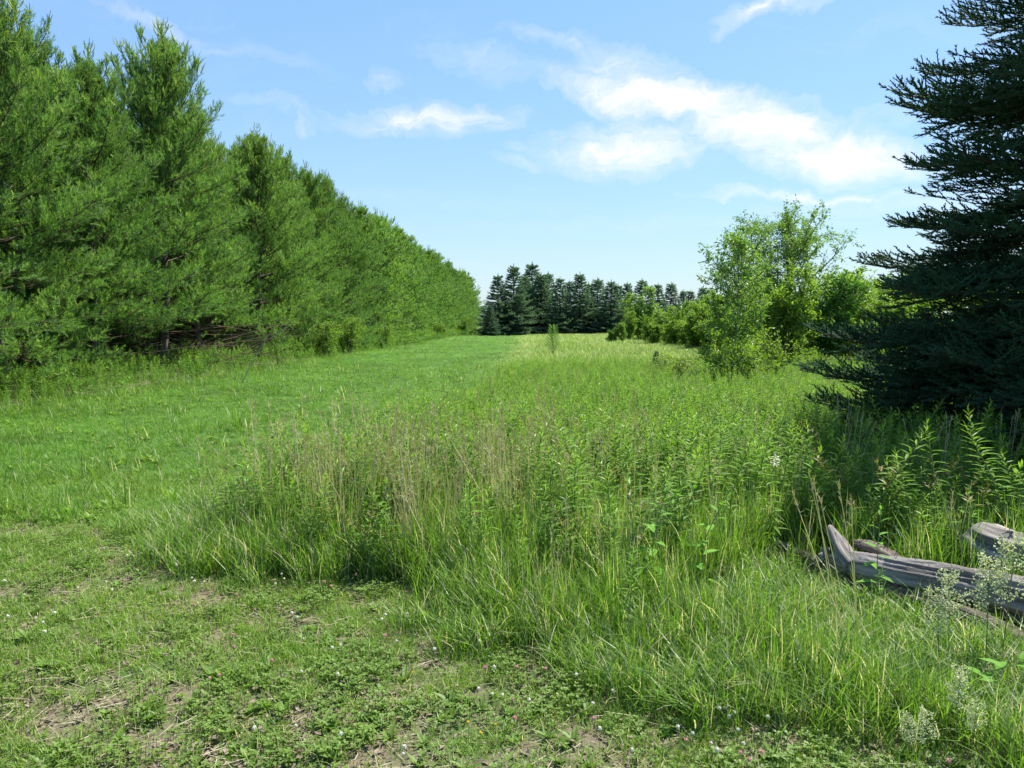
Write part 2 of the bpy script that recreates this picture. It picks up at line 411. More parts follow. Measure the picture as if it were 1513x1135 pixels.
# ------------------------------------------------------------------ object helpers
def link(name, me, parent=None):
    o = bpy.data.objects.new(name, me); COL.objects.link(o)
    if parent is not None: o.parent = parent
    return o
def tag(o, label=None, cat=None, group=None, kind=None):
    if label: o['label'] = label
    if cat: o['category'] = cat
    if group: o['group'] = group
    if kind: o['kind'] = kind
    return o
def thing(name, label, cat, loc, group=None, rz=0.0, sc=1.0):
    o = link(name, None); o.location = loc; o.rotation_euler = (0, 0, rz)
    o.scale = (sc, sc, sc) if np.isscalar(sc) else sc
    return tag(o, label, cat, group)
def stuff_gn(name, pts, rot, sca, idx, sources, label, cat):
    """ONE object of uncountable stuff: its points carry copies of small plants"""
    me = bpy.data.meshes.new(name); n = len(pts)
    me.vertices.add(n); me.vertices.foreach_set('co', np.asarray(pts, np.float32).ravel())
    a = me.attributes.new('rot', 'FLOAT_VECTOR', 'POINT'); a.data.foreach_set('vector', np.asarray(rot, np.float32).ravel())
    a = me.attributes.new('sca', 'FLOAT_VECTOR', 'POINT'); a.data.foreach_set('vector', np.asarray(sca, np.float32).ravel())
    a = me.attributes.new('idx', 'INT', 'POINT'); a.data.foreach_set('value', np.asarray(idx, np.int32))
    o = link(name, me)
    g = bpy.data.node_groups.new(name, 'GeometryNodeTree')
    g.interface.new_socket('Geometry', in_out='INPUT', socket_type='NodeSocketGeometry')
    g.interface.new_socket('Geometry', in_out='OUTPUT', socket_type='NodeSocketGeometry')
    gi = g.nodes.new('NodeGroupInput'); go = g.nodes.new('NodeGroupOutput')
    ip = g.nodes.new('GeometryNodeInstanceOnPoints'); jn = g.nodes.new('GeometryNodeJoinGeometry')
    for s in sources:
        so = bpy.data.objects.new(name + '_source', s)
        oi = g.nodes.new('GeometryNodeObjectInfo'); oi.inputs['Object'].default_value = so
        gt = g.nodes.new('GeometryNodeGeometryToInstance')
        g.links.new(oi.outputs['Geometry'], gt.inputs[0]); g.links.new(gt.outputs[0], jn.inputs[0])
    g.links.new(gi.outputs[0], ip.inputs['Points']); g.links.new(jn.outputs[0], ip.inputs['Instance'])
    ip.inputs['Pick Instance'].default_value = True
    for nm, ty, sock in (('idx', 'INT', 'Instance Index'), ('rot', 'FLOAT_VECTOR', 'Rotation'), ('sca', 'FLOAT_VECTOR', 'Scale')):
        na = g.nodes.new('GeometryNodeInputNamedAttribute'); na.data_type = ty; na.inputs[0].default_value = nm
        g.links.new(na.outputs[0], ip.inputs[sock])
    g.links.new(ip.outputs[0], go.inputs[0])
    md = o.modifiers.new('grow', 'NODES'); md.node_group = g
    return tag(o, label, cat, None, 'stuff')

# ------------------------------------------------------------------ zones of the field
AX = [(8, -12.2), (12, -11.6), (17.6, -11.1), (22, -10.9), (26, -10.3), (31, -10.0), (37, -9.7), (60, -9.0), (90, -7.8), (122, -6.6)]
def axis_x(d): return np.interp(d, [a[0] for a in AX], [a[1] for a in AX])
def wood_edge(d):            # where the undergrowth under the pines starts
    return axis_x(d) + np.interp(d, [8, 15, 23, 40, 120], [3.0, 2.9, 2.9, 2.3, 2.0])
def tall_left(d):            # left edge of the tall meadow (the mown lane's right edge)
    return np.interp(d, [4.2, 4.8, 5.3, 6, 8, 13.7, 25, 60, 95], [-1.0, -2.0, -2.6, -2.5, -2.0, -.85, -.2, .5, 1.0])
def tall_front(x):           # front edge of the tall meadow
    return np.interp(x, [-2.8, -2.2, -1.1, -.2, .6, 1.0, 1.4, 2.0, 6], [5.9, 5.0, 4.35, 3.8, 3.25, 2.9, 2.6, 2.3, 1.5])
def in_tall(x, y):
    j = (vnoise(x, y, .35, 3) - .5) * .5 + (vnoise(x, y, 1.1, 13) - .5) * .7 + (vnoise(x, y, .14, 14) - .5) * .3 + (R.random(np.shape(x)) - .5) * np.interp(y, [8, 20, 95], [.1, .9, 2.5])
    return (x > tall_left(y) + j) & (y > tall_front(x) + j)
def in_view(x, y, m=1.04, pad=.5):
    return (np.abs(x) < y * (CX / F) * m + pad) & (y > 2.0)

# ------------------------------------------------------------------ ground
ys = np.concatenate([np.arange(-20, 0, 2), np.arange(0, 16, .25), np.arange(16, 60, 1.2), np.arange(60, 160, 6), [170, 220, 300, 450, 700, 1100, 1800, 3000]])
xs = np.concatenate([[-3000, -1800, -900, -450, -200, -120, -80, -60, -45, -35, -28, -24], np.arange(-20, -8, 1), np.arange(-8, 8, .25), np.arange(8, 30, 1), [32, 36, 42, 50, 60, 80, 120, 200, 450, 900, 1800, 3000]])
X, Y = np.meshgrid(xs, ys); Z = H(X, Y) + (vnoise(X, Y, .5, 1) - .5) * .03 * (np.abs(Y) < 16)
V = np.stack([X, Y, Z], -1).reshape(-1, 3)
nx, ny = len(xs), len(ys)
i = (np.arange(ny - 1)[:, None] * nx + np.arange(nx - 1)[None]).ravel()
b = MB(); b.add(V, np.concatenate([np.stack([i, i + 1, i + nx + 1], -1), np.stack([i, i + nx + 1, i + nx], -1)]))
tag(link('ground', b.mesh('ground', [M['ground']], True)), 'patchy soil and moss under the short grass and clover in front', None, None, 'structure')
ds = np.concatenate([np.arange(9, 20, .5), np.arange(20, 95, 1.5)])
rows = []
for d in ds:
    x0, x1 = wood_edge(d) + .4, tall_left(d) - .1
    x = np.linspace(x0, x1, 14)
    rows.append(np.stack([x, 0 * x + d, H(x, d) + .008], -1))
Vr = np.array(rows).reshape(-1, 3); nx = 14
i = (np.arange(len(ds) - 1)[:, None] * nx + np.arange(nx - 1)[None]).ravel()
b = MB(); b.add(Vr, np.concatenate([np.stack([i, i + 1, i + nx + 1], -1), np.stack([i, i + nx + 1, i + nx], -1)]))
tag(link('path', b.mesh('path', [M['lane']], True)), 'mown grass lane running beside the pines to the spruces', None, None, 'structure')
hx = np.linspace(-75, 160, 120)
b = MB(); rows = []
for k, (yy, f) in enumerate([(620, 0), (680, .6), (760, 1), (900, 1), (1100, 0)]):
    hh = (26 + 5 * np.sin(hx * .011) + 2.5 * np.sin(hx * .053 + 1) + 1.6 * vnoise(hx, hx * 0, 9, 5)) * np.interp(hx, [-75, -50, 0, 100, 160], [.2, .9, .9, .6, 0])
    rows.append(np.stack([hx, hx * 0 + yy, hh * f - .5 + 0.0], -1))
Vr = np.array(rows).reshape(-1, 3); nx = 120
i = (np.arange(4)[:, None] * nx + np.arange(nx - 1)[None]).ravel()
b.add(Vr, np.concatenate([np.stack([i, i + 1, i + nx + 1], -1), np.stack([i, i + nx + 1, i + nx], -1)]))
tag(link('hills', b.mesh('hills', [M['hill']], True)), 'low wooded hill far beyond the spruces', None, None, 'structure')

# ------------------------------------------------------------------ pines
def shoot_template(n, ln, axis_len, wd, seed, spread=.75):
    r = np.random.default_rng(seed)
    t = r.random(n) ** .7 * axis_len
    a = r.random(n) * 2 * np.pi
    sp = spread * (1.0 - .45 * t / axis_len) + r.normal(0, .12, n)
    d = np.stack([np.sin(sp) * np.cos(a), np.sin(sp) * np.sin(a), np.cos(sp)], -1)
    p0 = np.stack([0 * t, 0 * t, t], -1)
    l = ln * r.uniform(.75, 1.15, n)
    s = unit(np.cross(d, r.normal(size=(n, 3)))) * wd / 2
    V = np.stack([p0 - s, p0 + s, p0 + d * l[:, None]], 1).reshape(-1, 3)
    return V, np.arange(3 * n).reshape(-1, 3)

def pine_meshes(seed, h, near=True, bare=0.0):
    r = np.random.default_rng(seed)
    tz = np.linspace(0, h - .3, 14)
    wob = np.cumsum(r.normal(0, .035, (14, 2)), 0)
    tp = np.stack([wob[:, 0], wob[:, 1], tz], -1)
    tr = MB(); Vt, Ft, _ = tube(tp, np.interp(tz, [0, .3, h], [.20, .15, .015]), 9); tr.add(Vt, Ft)
    brn, ned = MB(), MB()
    SP, SD, SL = [], [], []; TP, TD = [], []
    B0, B1, BR0, BR1 = [], [], [], []
    step = .40 if near else .50
    z = .22
    lobes = r.uniform(0, 6.28, 4)
    while z < h - .35:
        t = z / h
        nb = r.integers(6, 8)
        a0 = r.uniform(0, 6.28)
        for k in range(nb):
            a = a0 + k * 2 * np.pi / nb + r.normal(0, .2)
            Lb = (3.05 * min(1, .84 + t / .25) * (1 - t ** 4) ** .85 * (1 - .30 * t) + .06) * r.uniform(.64, 1.18) * (.8 if z < bare else 1)
            Lb *= 1 + .16 * math.sin(3 * a + lobes[0] + z * 1.1)
            e = math.radians(np.interp(t, [0, .06, .15, .5, 1], [-6, -8, 4, 24, 60])) + r.normal(0, .09)
            zz = z + r.normal(0, .08)
            base = np.array([np.interp(zz, tz, tp[:, 0]), np.interp(zz, tz, tp[:, 1]), zz])
            nseg = max(3, int(Lb / .35))
            s = np.linspace(0, 1, nseg + 1)
            ee = e + .42 * s ** 1.5
            dirs = azel(a + .12 * np.sin(s * 3 + k), ee)
            pts = base + np.concatenate([np.zeros((1, 3)), np.cumsum(dirs[:-1] * Lb / nseg, 0)])
            B0 += list(pts[:-1]); B1 += list(pts[1:])
            rr = (.008 + .008 * Lb) * (1 - .8 * s)
            BR0 += list(rr[:-1]); BR1 += list(rr[1:])
            dead = (z < 1.3 and r.random() < .25) or (z < bare and r.random() < .7)
            start = (1.1 if z < bare else .75) if dead else np.interp(t, [0, .5, 1], [.45, .30, .08])
            u = start
            st = (.125 if near else .2) / Lb
            while u < 1:
                pb = np.array([np.interp(u, s, pts[:, q]) for q in range(3)])
                for sg in (-1, 1):
                    if r.random() < .12: continue
                    la = a + sg * r.uniform(.55, 1.05)
                    le = e + r.uniform(-.25, 1.0)
                    ll = (.26 * Lb * (1 - u) ** .7 + .20) * r.uniform(.7, 1.35)
                    dd = azel(np.array(la), np.array(le))
                    tip = pb + dd * ll
                    B0.append(pb); B1.append(tip); BR0.append(.006); BR1.append(.003)
                    m = max(1, int(ll / (.135 if near else .26)))
                    for q in range(m):
                        f = (q + 1) / m
                        p = pb + dd * ll * f
                        for _ in range(2 if q < m - 1 else 1):
                            SP.append(p); sdir = dd + np.array([0, 0, r.uniform(.25, .9)]) + r.normal(0, .45, 3)
                            SD.append(sdir); SL.append(r.uniform(.8, 1.25))
                    TP.append(tip); TD.append(dd * .6 + np.array([0, 0, .9]) + r.normal(0, .15, 3))
                u += st * r.uniform(.8, 1.25)
            SP.append(pts[-1]); SD.append(dirs[-1] + np.array([0, 0, .4])); SL.append(1.3)
            TP.append(pts[-1]); TD.append(dirs[-1] * .5 + np.array([0, 0, .9]))
            if dead:   # bare twigs low on the trunk
                for _ in range(8):
                    f = r.uniform(.2, .9); pb = np.array([np.interp(f, s, pts[:, q]) for q in range(3)])
                    B0.append(pb); B1.append(pb + azel(np.array(a + r.normal(0, .9)), np.array(r.normal(0, .5))) * r.uniform(.2, .6)); BR0.append(.006); BR1.append(.002)
        z += step * r.uniform(.85, 1.15) * (1.0 if z > 1.5 else .8)
    Vb, Fb = prisms(np.array(B0), np.array(B1), np.array(BR0), np.array(BR1), 4 if near else 3); brn.add(Vb, Fb)
    SP = np.array(SP); SD = np.array(SD); SL = np.array(SL)
    if near: temps = [shoot_template(20, .11, .18, .0105, seed * 9 + q) for q in range(4)]
    else: temps = [shoot_template(12, .19, .30, .036, seed * 9 + q) for q in range(4)]
    which = r.integers(0, 4, len(SP))
    for q in range(4):
        mk = which == q
        if not mk.any(): continue
        T = temps[q]; n = mk.sum()
        W, FF = place(T, frames(SD[mk], r.random(n) * 6.28), SP[mk], SL[mk] * 1.0)
        ned.add(W, FF, 0, np.repeat(np.clip(r.normal(.5, .25, n), 0, 1), len(T[1])))
    # candles: pale upright new growth
    TP = np.array(TP); TD = np.array(TD)
    topness = np.clip((TP[:, 2] / h - .55) / .45, 0, 1)
    mk = r.random(len(TP)) < .34 + .4 * topness
    P0 = TP[mk]; D0 = unit(TD[mk] + np.outer(topness[mk], [0, 0, 1.2])); ln = r.uniform(.10, .22, mk.sum()) * (1 + 1.0 * topness[mk])
    wn_ = .015 if near else .024
    for sft in range(3):
        D1 = unit(D0 + r.normal(0, .35, D0.shape) + [0, 0, .15])
        Vc, Fc = prisms(P0, P0 + D1 * ln[:, None] * (.75 if sft else 1), wn_, wn_ * .45)
        ned.add(Vc, Fc, 1, np.repeat(r.random(len(P0)), 6))
    # bare curved leaders at the top with rings of upswept new growth
    for k in range(15 if near else 7):
        a = r.uniform(0, 6.28); rad = 0 if k == 0 else r.uniform(.2, 1.5)
        top = h + (.75 if k == 0 else .65 - .85 * rad + r.uniform(-.4, .4))
        ln = r.uniform(.5, .95)
        ax = unit(np.array([math.cos(a) * rad * .35, math.sin(a) * rad * .35, 1.0]))
        e1 = np.array([tp[-1, 0] + rad * math.cos(a), tp[-1, 1] + rad * math.sin(a), top]); c = e1 - ax * ln
        Vc, Fc = prisms([tp[-4] * .6 + c * .4 - [0, 0, .3]], [c], .012, .010, 4); brn.add(Vc, Fc)
        Vc, Fc = prisms([c], [e1], .013, .007, 4); ned.add(Vc, Fc, 1, .3)
        for ring in range(2 if k else 3):
            pr = c + (e1 - c) * (.12 + .33 * ring)
            for q in range(5):
                aa = q * 1.257 + r.uniform(-.4, .4); g = r.uniform(.7, 1.2) * (.85 if near else 1.0)
                p1 = pr + azel(np.array(aa), np.array(.45)) * .10 * g; p2 = p1 + azel(np.array(aa), np.array(1.05)) * .14 * g; p3 = p2 + azel(np.array(aa), np.array(1.45)) * .16 * g
                Vc, Fc = prisms([pr, p1, p2], [p1, p2, p3], [.010, .013, .013], [.012, .013, .006], 3); ned.add(Vc, Fc, 1, r.random())
        for q in range(4):
            T = temps[q % 4]; W, FF = place(T, frames(np.array([ax])), np.array([c + (e1 - c) * (q * .14 - .2)]), np.array([.75])); ned.add(W, FF, 0, .6)
    return tr.mesh('pine_trunk', [M['bark_pine']], True), brn.mesh('pine_branches', [M['twig_live']]), ned.mesh('pine_crown', [M['pine'], M['candle']])

PN = [pine_meshes(11 + k, 10.0, True, 1.35 if k == 2 else 0) for k in range(3)]
PF = [pine_meshes(31 + k, 10.0, False) for k in range(2)]
ORD = ['first', 'second', 'third', 'fourth', 'fifth', 'sixth', 'seventh', 'eighth', 'ninth', 'tenth', 'eleventh', 'twelfth', 'thirteenth', 'fourteenth', 'fifteenth', 'sixteenth', 'seventeenth', 'eighteenth', 'nineteenth', 'twentieth',
       'twenty-first', 'twenty-second', 'twenty-third', 'twenty-fourth', 'twenty-fifth', 'twenty-sixth', 'twenty-seventh', 'twenty-eighth', 'twenty-ninth', 'thirtieth', 'thirty-first', 'thirty-second', 'thirty-third', 'thirty-fourth', 'thirty-fifth', 'thirty-sixth', 'thirty-seventh', 'thirty-eighth', 'thirty-ninth', 'fortieth']
def pine_tree(x, y, h, label, group, rz, kk=None):
    near = y < 44
    k = (R.integers(0, 2) if kk is None else kk) if near else R.integers(0, 2)
    ms = (PN if near else PF)[k]
    s = h / 10.0
    wsc = s * R.uniform(.95, 1.12)
    t = thing('pine_tree', label, 'pine tree', (x, y, float(H(x, y)) - .05), group, rz, (wsc, wsc, s))
    link('trunk', ms[0], t); link('branches', ms[1], t); link('crown', ms[2], t)
    return t
d = 9.8; n = 0
hts = {0: 8.3, 1: 8.4, 2: 8.6, 3: 8.0, 4: 9.7, 5: 8.2, 6: 8.4, 7: 8.3, 8: 8.5}
while d < 121:
    x = float(axis_x(d)) + R.normal(0, .18)
    hh = hts.get(n, R.uniform(8.2, 9.1))
    extra = {0: 'bushy white pine at the near end of the front row, mostly left of the frame', 1: 'bushy white pine filling the upper left corner, dark trunk showing low'}.get(n)
    lab = extra or f'green white pine, {ORD[n]} from the near end of the front row by the mown lane'
    pine_tree(x, d, hh - .25, lab, 'white pines in the row along the mown lane', R.uniform(0, 6.28), 2 if n in (3, 4, 5, 7) else None)
    d += np.interp(d, [9, 20, 60, 120], [3.1, 3.2, 3.8, 4.6]) * R.uniform(.93, 1.07); n += 1
d = 14.5; n = 0
while d < 60:
    x = float(axis_x(d)) - 3.3 + R.normal(0, .3)
    hh = R.uniform(8.6, 9.6)
    pine_tree(x, d, hh, f'tall white pine of the back row, {ORD[n]} from its near end, candles against the sky', 'white pines in the back row', R.uniform(0, 6.28))
    d += 3.9 * R.uniform(.9, 1.1); n += 1

d = 12.5; n = 0
while d < 48:
    pine_tree(float(axis_x(d)) - 6.8 + R.normal(0, .4), d, R.uniform(9.0, 9.8), f'dim white pine deep inside the stand, {ORD[n]} from the near end of the innermost row', 'white pines deep inside the stand', R.uniform(0, 6.28))
    d += 4.4 * R.uniform(.9, 1.1); n += 1

# ------------------------------------------------------------------ spruces
def spruce_meshes(seed, h, rad, near, pal, cut=None):
    r = np.random.default_rng(seed)
    tr, brn, ned = MB(), MB(), MB()
    Vt, Ft, _ = tube(np.array([(0, 0, -.1), (0, 0, .5), (0, 0, h * .5), (0, 0, h)]), [.17 if near else .15, .13, .07, .01], 9); tr.add(Vt, Ft)
    B0, B1, BR = [], [], []; SP, SD, SL = [], [], []
    z = .08 if near else .15
    dz = .23 if near else .27
    sl = .125 if near else .30
    while z < h - .15:
        t = z / h
        nb = 6
        a0 = r.uniform(0, 6.28)
        for k in range(nb):
            a = a0 + k * 2 * np.pi / nb + r.normal(0, .16)
            dens = 1.0
            if cut is not None and math.cos(a - cut) < -.15: dens = .32
            Lb = (rad * (1 - t) ** (.95 if near else 1.1) * (.82 + .25 * min(1, t * 6)) + .08) * r.uniform(.84, 1.10)
            if near: Lb *= 1 + .07 * math.sin(z * 2.1 + 2 * a)
            e = math.radians(np.interp(t, [0, .25, .7, 1], [-8, 2, 22, 50])) + r.normal(0, .07)
            zz = z + r.normal(0, .06)
            nseg = max(3, int(Lb / .3)); s = np.linspace(0, 1, nseg + 1)
            ee = e - .30 * np.sin(s * 3.1) + .45 * s ** 3
            dirs = azel(a + 0 * s, ee)
            pts = np.array([0, 0, zz]) + np.concatenate([np.zeros((1, 3)), np.cumsum(dirs[:-1] * Lb / nseg, 0)])
            B0 += list(pts[:-1]); B1 += list(pts[1:]); BR += list((.006 + .008 * Lb) * (1 - .75 * s[:-1]))
            u = .16
            while u < 1:
                pb = np.array([np.interp(u, s, pts[:, q]) for q in range(3)])
                eu = float(np.interp(u, s, ee))
                for sg in (-1, 1):
                    if r.random() > dens: continue
                    la = a + sg * r.uniform(.62, .95)
                    ll = ((.60 if near else .45) * Lb * (1 - u) ** .8 + .12) * r.uniform(.75, 1.2)
                    le = eu + r.normal(.05, .15)
                    dd = azel(np.array(la), np.array(le))
                    m = max(1, int(round(ll / sl)))
                    B0.append(pb); B1.append(pb + dd * ll); BR.append(.004)
                    fs = 1.0 if near else 1 - .5 * t
                    for q in range(m):
                        f = q / m; p = pb + dd * ll * f
                        if f * ll > .15 or u > .45 or not near:
                            SP.append(p); SD.append(dd + np.array([0, 0, .25 * f]) + r.normal(0, .06, 3)); SL.append(fs)
                        if near and m > 2 and q > 0:   # twigs off the branchlet
                            for s3 in (-1, 1):
                                if r.random() < .30 or dens < 1: continue
                                d3 = azel(np.array(la + s3 * r.uniform(.5, .9)), np.array(le + r.uniform(.0, .6)))
                                n3 = 1 + int((1 - f) * ll / .28)
                                for q3 in range(min(n3, 3)):
                                    SP.append(p + d3 * sl * q3); SD.append(d3 + r.normal(0, .05, 3) + np.array([0, 0, .12 * q3])); SL.append(r.uniform(.85, 1.15))
                u += ((.12 if near else .25) / Lb) * r.uniform(.85, 1.2)
            m = max(2, int(Lb * .6 / sl))
            for q in range(m):
                u = .4 + .6 * q / m
                pb = np.array([np.interp(u, s, pts[:, c]) for c in range(3)])
                SP.append(pb); SD.append(azel(np.array(a), np.array(float(np.interp(u, s, ee))))); SL.append(1.1)
            SP.append(pts[-1]); SD.append(dirs[-1]); SL.append(1.5 if near else 1.2 - .6 * t)
        z += dz * r.uniform(.8, 1.2) * (1 + (.45 * t if near else 0))
    Vb, Fb = prisms(np.array(B0), np.array(B1), np.array(BR), np.array(BR) * .7, 4 if near else 3); brn.add(Vb, Fb)
    SP = np.array(SP); SD = np.array(SD); SL = np.array(SL)
    for q in range(4):
        mk = np.arange(len(SP)) % 4 == q
        if near: T = shoot_template(10, .036, .125, .0165, seed * 7 + q, 1.0)
        else: T = shoot_template(19, .19, .36, .055, seed * 7 + q, .9)
        n = mk.sum()
        W, FF = place(T, frames(SD[mk], r.random(n) * 6.28), SP[mk], SL[mk])
        ned.add(W, FF, 0, np.repeat(np.clip(r.normal(.5, .22, n), 0, 1), len(T[1])))
        if near:
            Vc, Fc = prisms(SP[mk], SP[mk] + unit(SD[mk]) * .125 * SL[mk][:, None], .0075, .005, 3)
            ned.add(Vc, Fc, 0, .3)
    if not near:
        for q in range(5):
            Vc, Fc = prisms([(0, 0, h - .5 + q * .15)], [(0, 0, h + .45 + q * .03)], .04, .02, 3); ned.add(Vc, Fc, 0, .6)
    return tr.mesh('spruce_trunk', [M['bark_pine']], True), brn.mesh('spruce_branches', [M['twig_live']]), ned.mesh('spruce_crown', [pal])

ms = spruce_meshes(5, 9.7, 3.3, True, M['spruce'], math.radians(205))
SX, SY = 6.85, 8.45
t = thing('spruce_tree', 'large dark spruce with layered boughs filling the right edge of the view', 'spruce tree', (SX, SY, float(H(SX, SY))))
link('trunk', ms[0], t); link('branches', ms[1], t); link('crown', ms[2], t)
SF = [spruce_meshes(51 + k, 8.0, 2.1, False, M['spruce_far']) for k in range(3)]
far = [(724, 452, 88), (736, 411, 92), (759, 400, 93), (775, 406, 97), (786, 399, 101), (799, 405, 98), (810, 411, 104), (827, 415, 94), (841, 418, 99), (856, 411, 95), (869, 424, 102),
       (882, 413, 97), (902, 415, 93), (912, 422, 100), (926, 421, 96), (947, 417, 94), (971, 425, 92), (990, 425, 95), (1008, 433, 99), (1019, 433, 97), (1037, 429, 90), (1056, 436, 95), (1232, 428, 80)]
for k, (px, py, dd) in enumerate(far):
    x, y = XY(px, dd)
    z0 = float(H(x, y))
    h = (CAMH - z0) + (HZ - py) / F * dd
    s = h / 8.0
    lab = ['short', 'broad', 'tall'][k % 3]
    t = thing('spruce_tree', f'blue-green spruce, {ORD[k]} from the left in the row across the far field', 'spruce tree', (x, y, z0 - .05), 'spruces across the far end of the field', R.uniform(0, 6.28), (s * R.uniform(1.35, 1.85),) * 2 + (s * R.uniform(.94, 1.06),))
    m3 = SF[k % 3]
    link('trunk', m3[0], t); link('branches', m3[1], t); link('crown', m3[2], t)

# ------------------------------------------------------------------ broadleaved trees and shrubs
def broadleaf(seed, h, rad, stems=1, n1=16, leaf=.08, dens=1.0, mats=None, low=.15, shape='oval', lw=.42, bark=None, sprig=5):
    r = np.random.default_rng(seed)
    wood, lv = MB(), MB()
    B0, B1, R0, R1 = [], [], [], []
    LP, LD = [], []
    for sidx in range(stems):
        a_s = r.uniform(0, 6.28); lean = 0 if stems == 1 else r.uniform(.15, .55)
        hs = h * (1 if sidx == 0 else r.uniform(.6, .98))
        base = np.array([math.cos(a_s), math.sin(a_s), 0]) * (0 if stems == 1 else r.uniform(0, .12 * rad))
        top = base + np.array([math.cos(a_s) * lean * rad, math.sin(a_s) * lean * rad, hs])
        q = np.linspace(0, 1, 9)
        sp = base + (top - base) * q[:, None] + np.stack([np.sin(q * 4 + a_s) * .03 * hs, np.cos(q * 3.3) * .03 * hs, 0 * q], -1)
        r0 = .012 * h + .008; rr = r0 * (1 - .88 * q)
        B0 += list(sp[:-1]); B1 += list(sp[1:]); R0 += list(rr[:-1]); R1 += list(rr[1:])
        nn = max(4, int(n1 / stems * (1 if stems == 1 else 1.3)))
        for k in range(nn):
            f = low + (1 - low) * (k + r.random()) / nn
            f = min(f, .99)
            p = np.array([np.interp(f, q, sp[:, c]) for c in range(3)])
            if shape == 'oval': prof = math.sin(math.pi * min(1, max(0, (f - low) / (1 - low)) * .86 + .14)) ** .6
            elif shape == 'cone': prof = (1 - f) ** .7 + .1
            else: prof = 1 - .55 * f
            Lb = rad * prof * r.uniform(.45, 1.2) * (1 if stems == 1 else .7)
            a = k * 2.4 + r.normal(0, .4)
            e = math.radians(r.uniform(25, 60))
            d1 = azel(np.array(a), np.array(e))
            ns = max(2, int(Lb / .25))
            prev = p; dcur = d1
            for i_ in range(ns):
                dcur = unit(dcur + r.normal(0, .14, 3) + np.array([0, 0, .04])); nx_ = prev + dcur * Lb / ns
                B0.append(prev); B1.append(nx_); w0 = (.006 + .009 * Lb); R0.append(w0 * (1 - i_ / ns * .7)); R1.append(w0 * (1 - (i_ + 1) / ns * .7))
                if (i_ + 1) / ns > .25:
                    for _ in range(4):
                        if r.random() < .15: continue
                        d2 = unit(dcur + r.normal(0, .75, 3) + np.array([0, 0, .15])); l2 = r.uniform(.14, .34) * (1 + .28 * Lb)
                        B0.append(nx_); B1.append(nx_ + d2 * l2); R0.append(.004); R1.append(.002)
                        m = max(2, int(l2 / .085 * dens))
                        for j in range(m):
                            pj = nx_ + d2 * l2 * (j + 1) / m
                            for _ in range(sprig):
                                LP.append(pj + r.normal(0, .05, 3)); LD.append(d2 + r.normal(0, .75, 3) + np.array([0, 0, -.1]))
                prev = nx_
            for _ in range(10): LP.append(prev + r.normal(0, .04, 3)); LD.append(dcur + r.normal(0, .6, 3))
    Vb, Fb = prisms(np.array(B0), np.array(B1), np.array(R0), np.array(R1), 5); wood.add(Vb, Fb)
    LP = np.array(LP); LD = np.array(LD); n = len(LP)
    T = leafT2(lw)
    W, FF = place(T, frames(LD, r.normal(0, 1.0, n)), LP, leaf * r.uniform(.65, 1.25, n))
    vv = np.clip(r.normal(.45, .25, n) + .15 * (LP[:, 2] / h), 0, 1)
    mi = np.zeros(n, int)
    if len(mats) > 1: mi[(vv > .75) & (r.random(n) < .5)] = 1
    lv.add(W, FF, np.repeat(mi, 4), np.repeat(vv, 4))
    return wood.mesh('stems', [bark or M['bark']], True), lv.mesh('leaves', mats)
def bush(name, label, cat, ms, px, dd, group=None, sc=1.0, stem='trunk', dx=0, zoff=0):
    x, y = XY(px, dd); x += dx
    t = thing(name, label, cat, (x, y, float(H(x, y)) - .03 + zoff), group, R.uniform(0, 6.28), sc)
    link(stem, ms[0], t); link('crown', ms[1], t)
    return t
# near ash tree
mA = broadleaf(71, 3.6, 1.1, 1, 36, .12, 1.0, [M['ash']], .12, 'oval', .36, sprig=5)
bush('ash_tree', 'small pale-leaved ash tree standing out of the yellow-green shrub', 'ash tree', mA, 1085, 19.0)
mB = broadleaf(72, 5.2, 2.6, 1, 62, .13, .8, [M['ash']], .10, 'oval', .38, sprig=4)
bush('tall_tree', 'tallest airy green tree, thin crown against the sky, behind the small ash', 'tree', mB, 1155, 29.0)
mC = broadleaf(73, 5.0, 1.7, 1, 40, .125, .7, [M['ash']], .1, 'oval', .38, sprig=4)
bush('broadleaf_tree', 'slimmer green tree close left of the tallest tree', 'tree', mC, 1112, 27.5)
mD = broadleaf(74, 2.9, 1.8, 4, 80, .12, 1.0, [M['under'], M['shrub']], .06, 'dome', .5, sprig=5)
bush('shrub', 'dense rounded dark green shrub below the tallest tree', 'shrub', mD, 1215, 26.5)
mE = broadleaf(75, 3.4, 1.6, 3, 60, .14, 1.0, [M['shrub']], .05, 'oval', .42, sprig=5)
bush('shrub', 'light green tall shrub in front of the tallest tree trunk', 'shrub', mE, 1160, 25.5, sc=.95)
mY2 = broadleaf(77, 1.25, .8, 7, 20, .095, .8, [M['yellow_shrub'], M['shrub']], .15, 'up', .36, sprig=3)
mY = broadleaf(76, 1.25, .95, 7, 26, .10, .9, [M['shrub'], M['yellow_shrub']], .05, 'dome', .38, sprig=4)
bush('shrub', 'yellow-green arching shrub round the foot of the small ash tree', 'shrub', mY, 1085, 17.9, sc=(1.05, 1.05, .9), stem='stems')
bush('shrub', 'loose yellow-green shrub just right of the small ash tree', 'shrub', mY2, 1145, 18.6, sc=(.9, .9, 1.0), stem='stems')
bush('shrub', 'low yellow-green shrub left of the small ash tree, beside a dark seedling', 'shrub', mY2, 1003, 19.5, sc=(1.0, .9, .62), stem='stems')
bush('shrub', 'small yellow-green shrub on the open meadow before the dense dark shrub', 'shrub', mY, 1195, 21.0, sc=.6, stem='stems')
bush('shrub', 'low olive green shrub at the far left of the meadow shrubs', 'shrub', mD, 905, 50, sc=.35, stem='stems')
mS = [broadleaf(80 + k, 3.6, 1.7, 3, 50, .17, .75, [[M['shrub'], M['ash'], M['shrub']][k]], .05, ['oval', 'cone', 'dome'][k], .5, sprig=4) for k in range(3)]
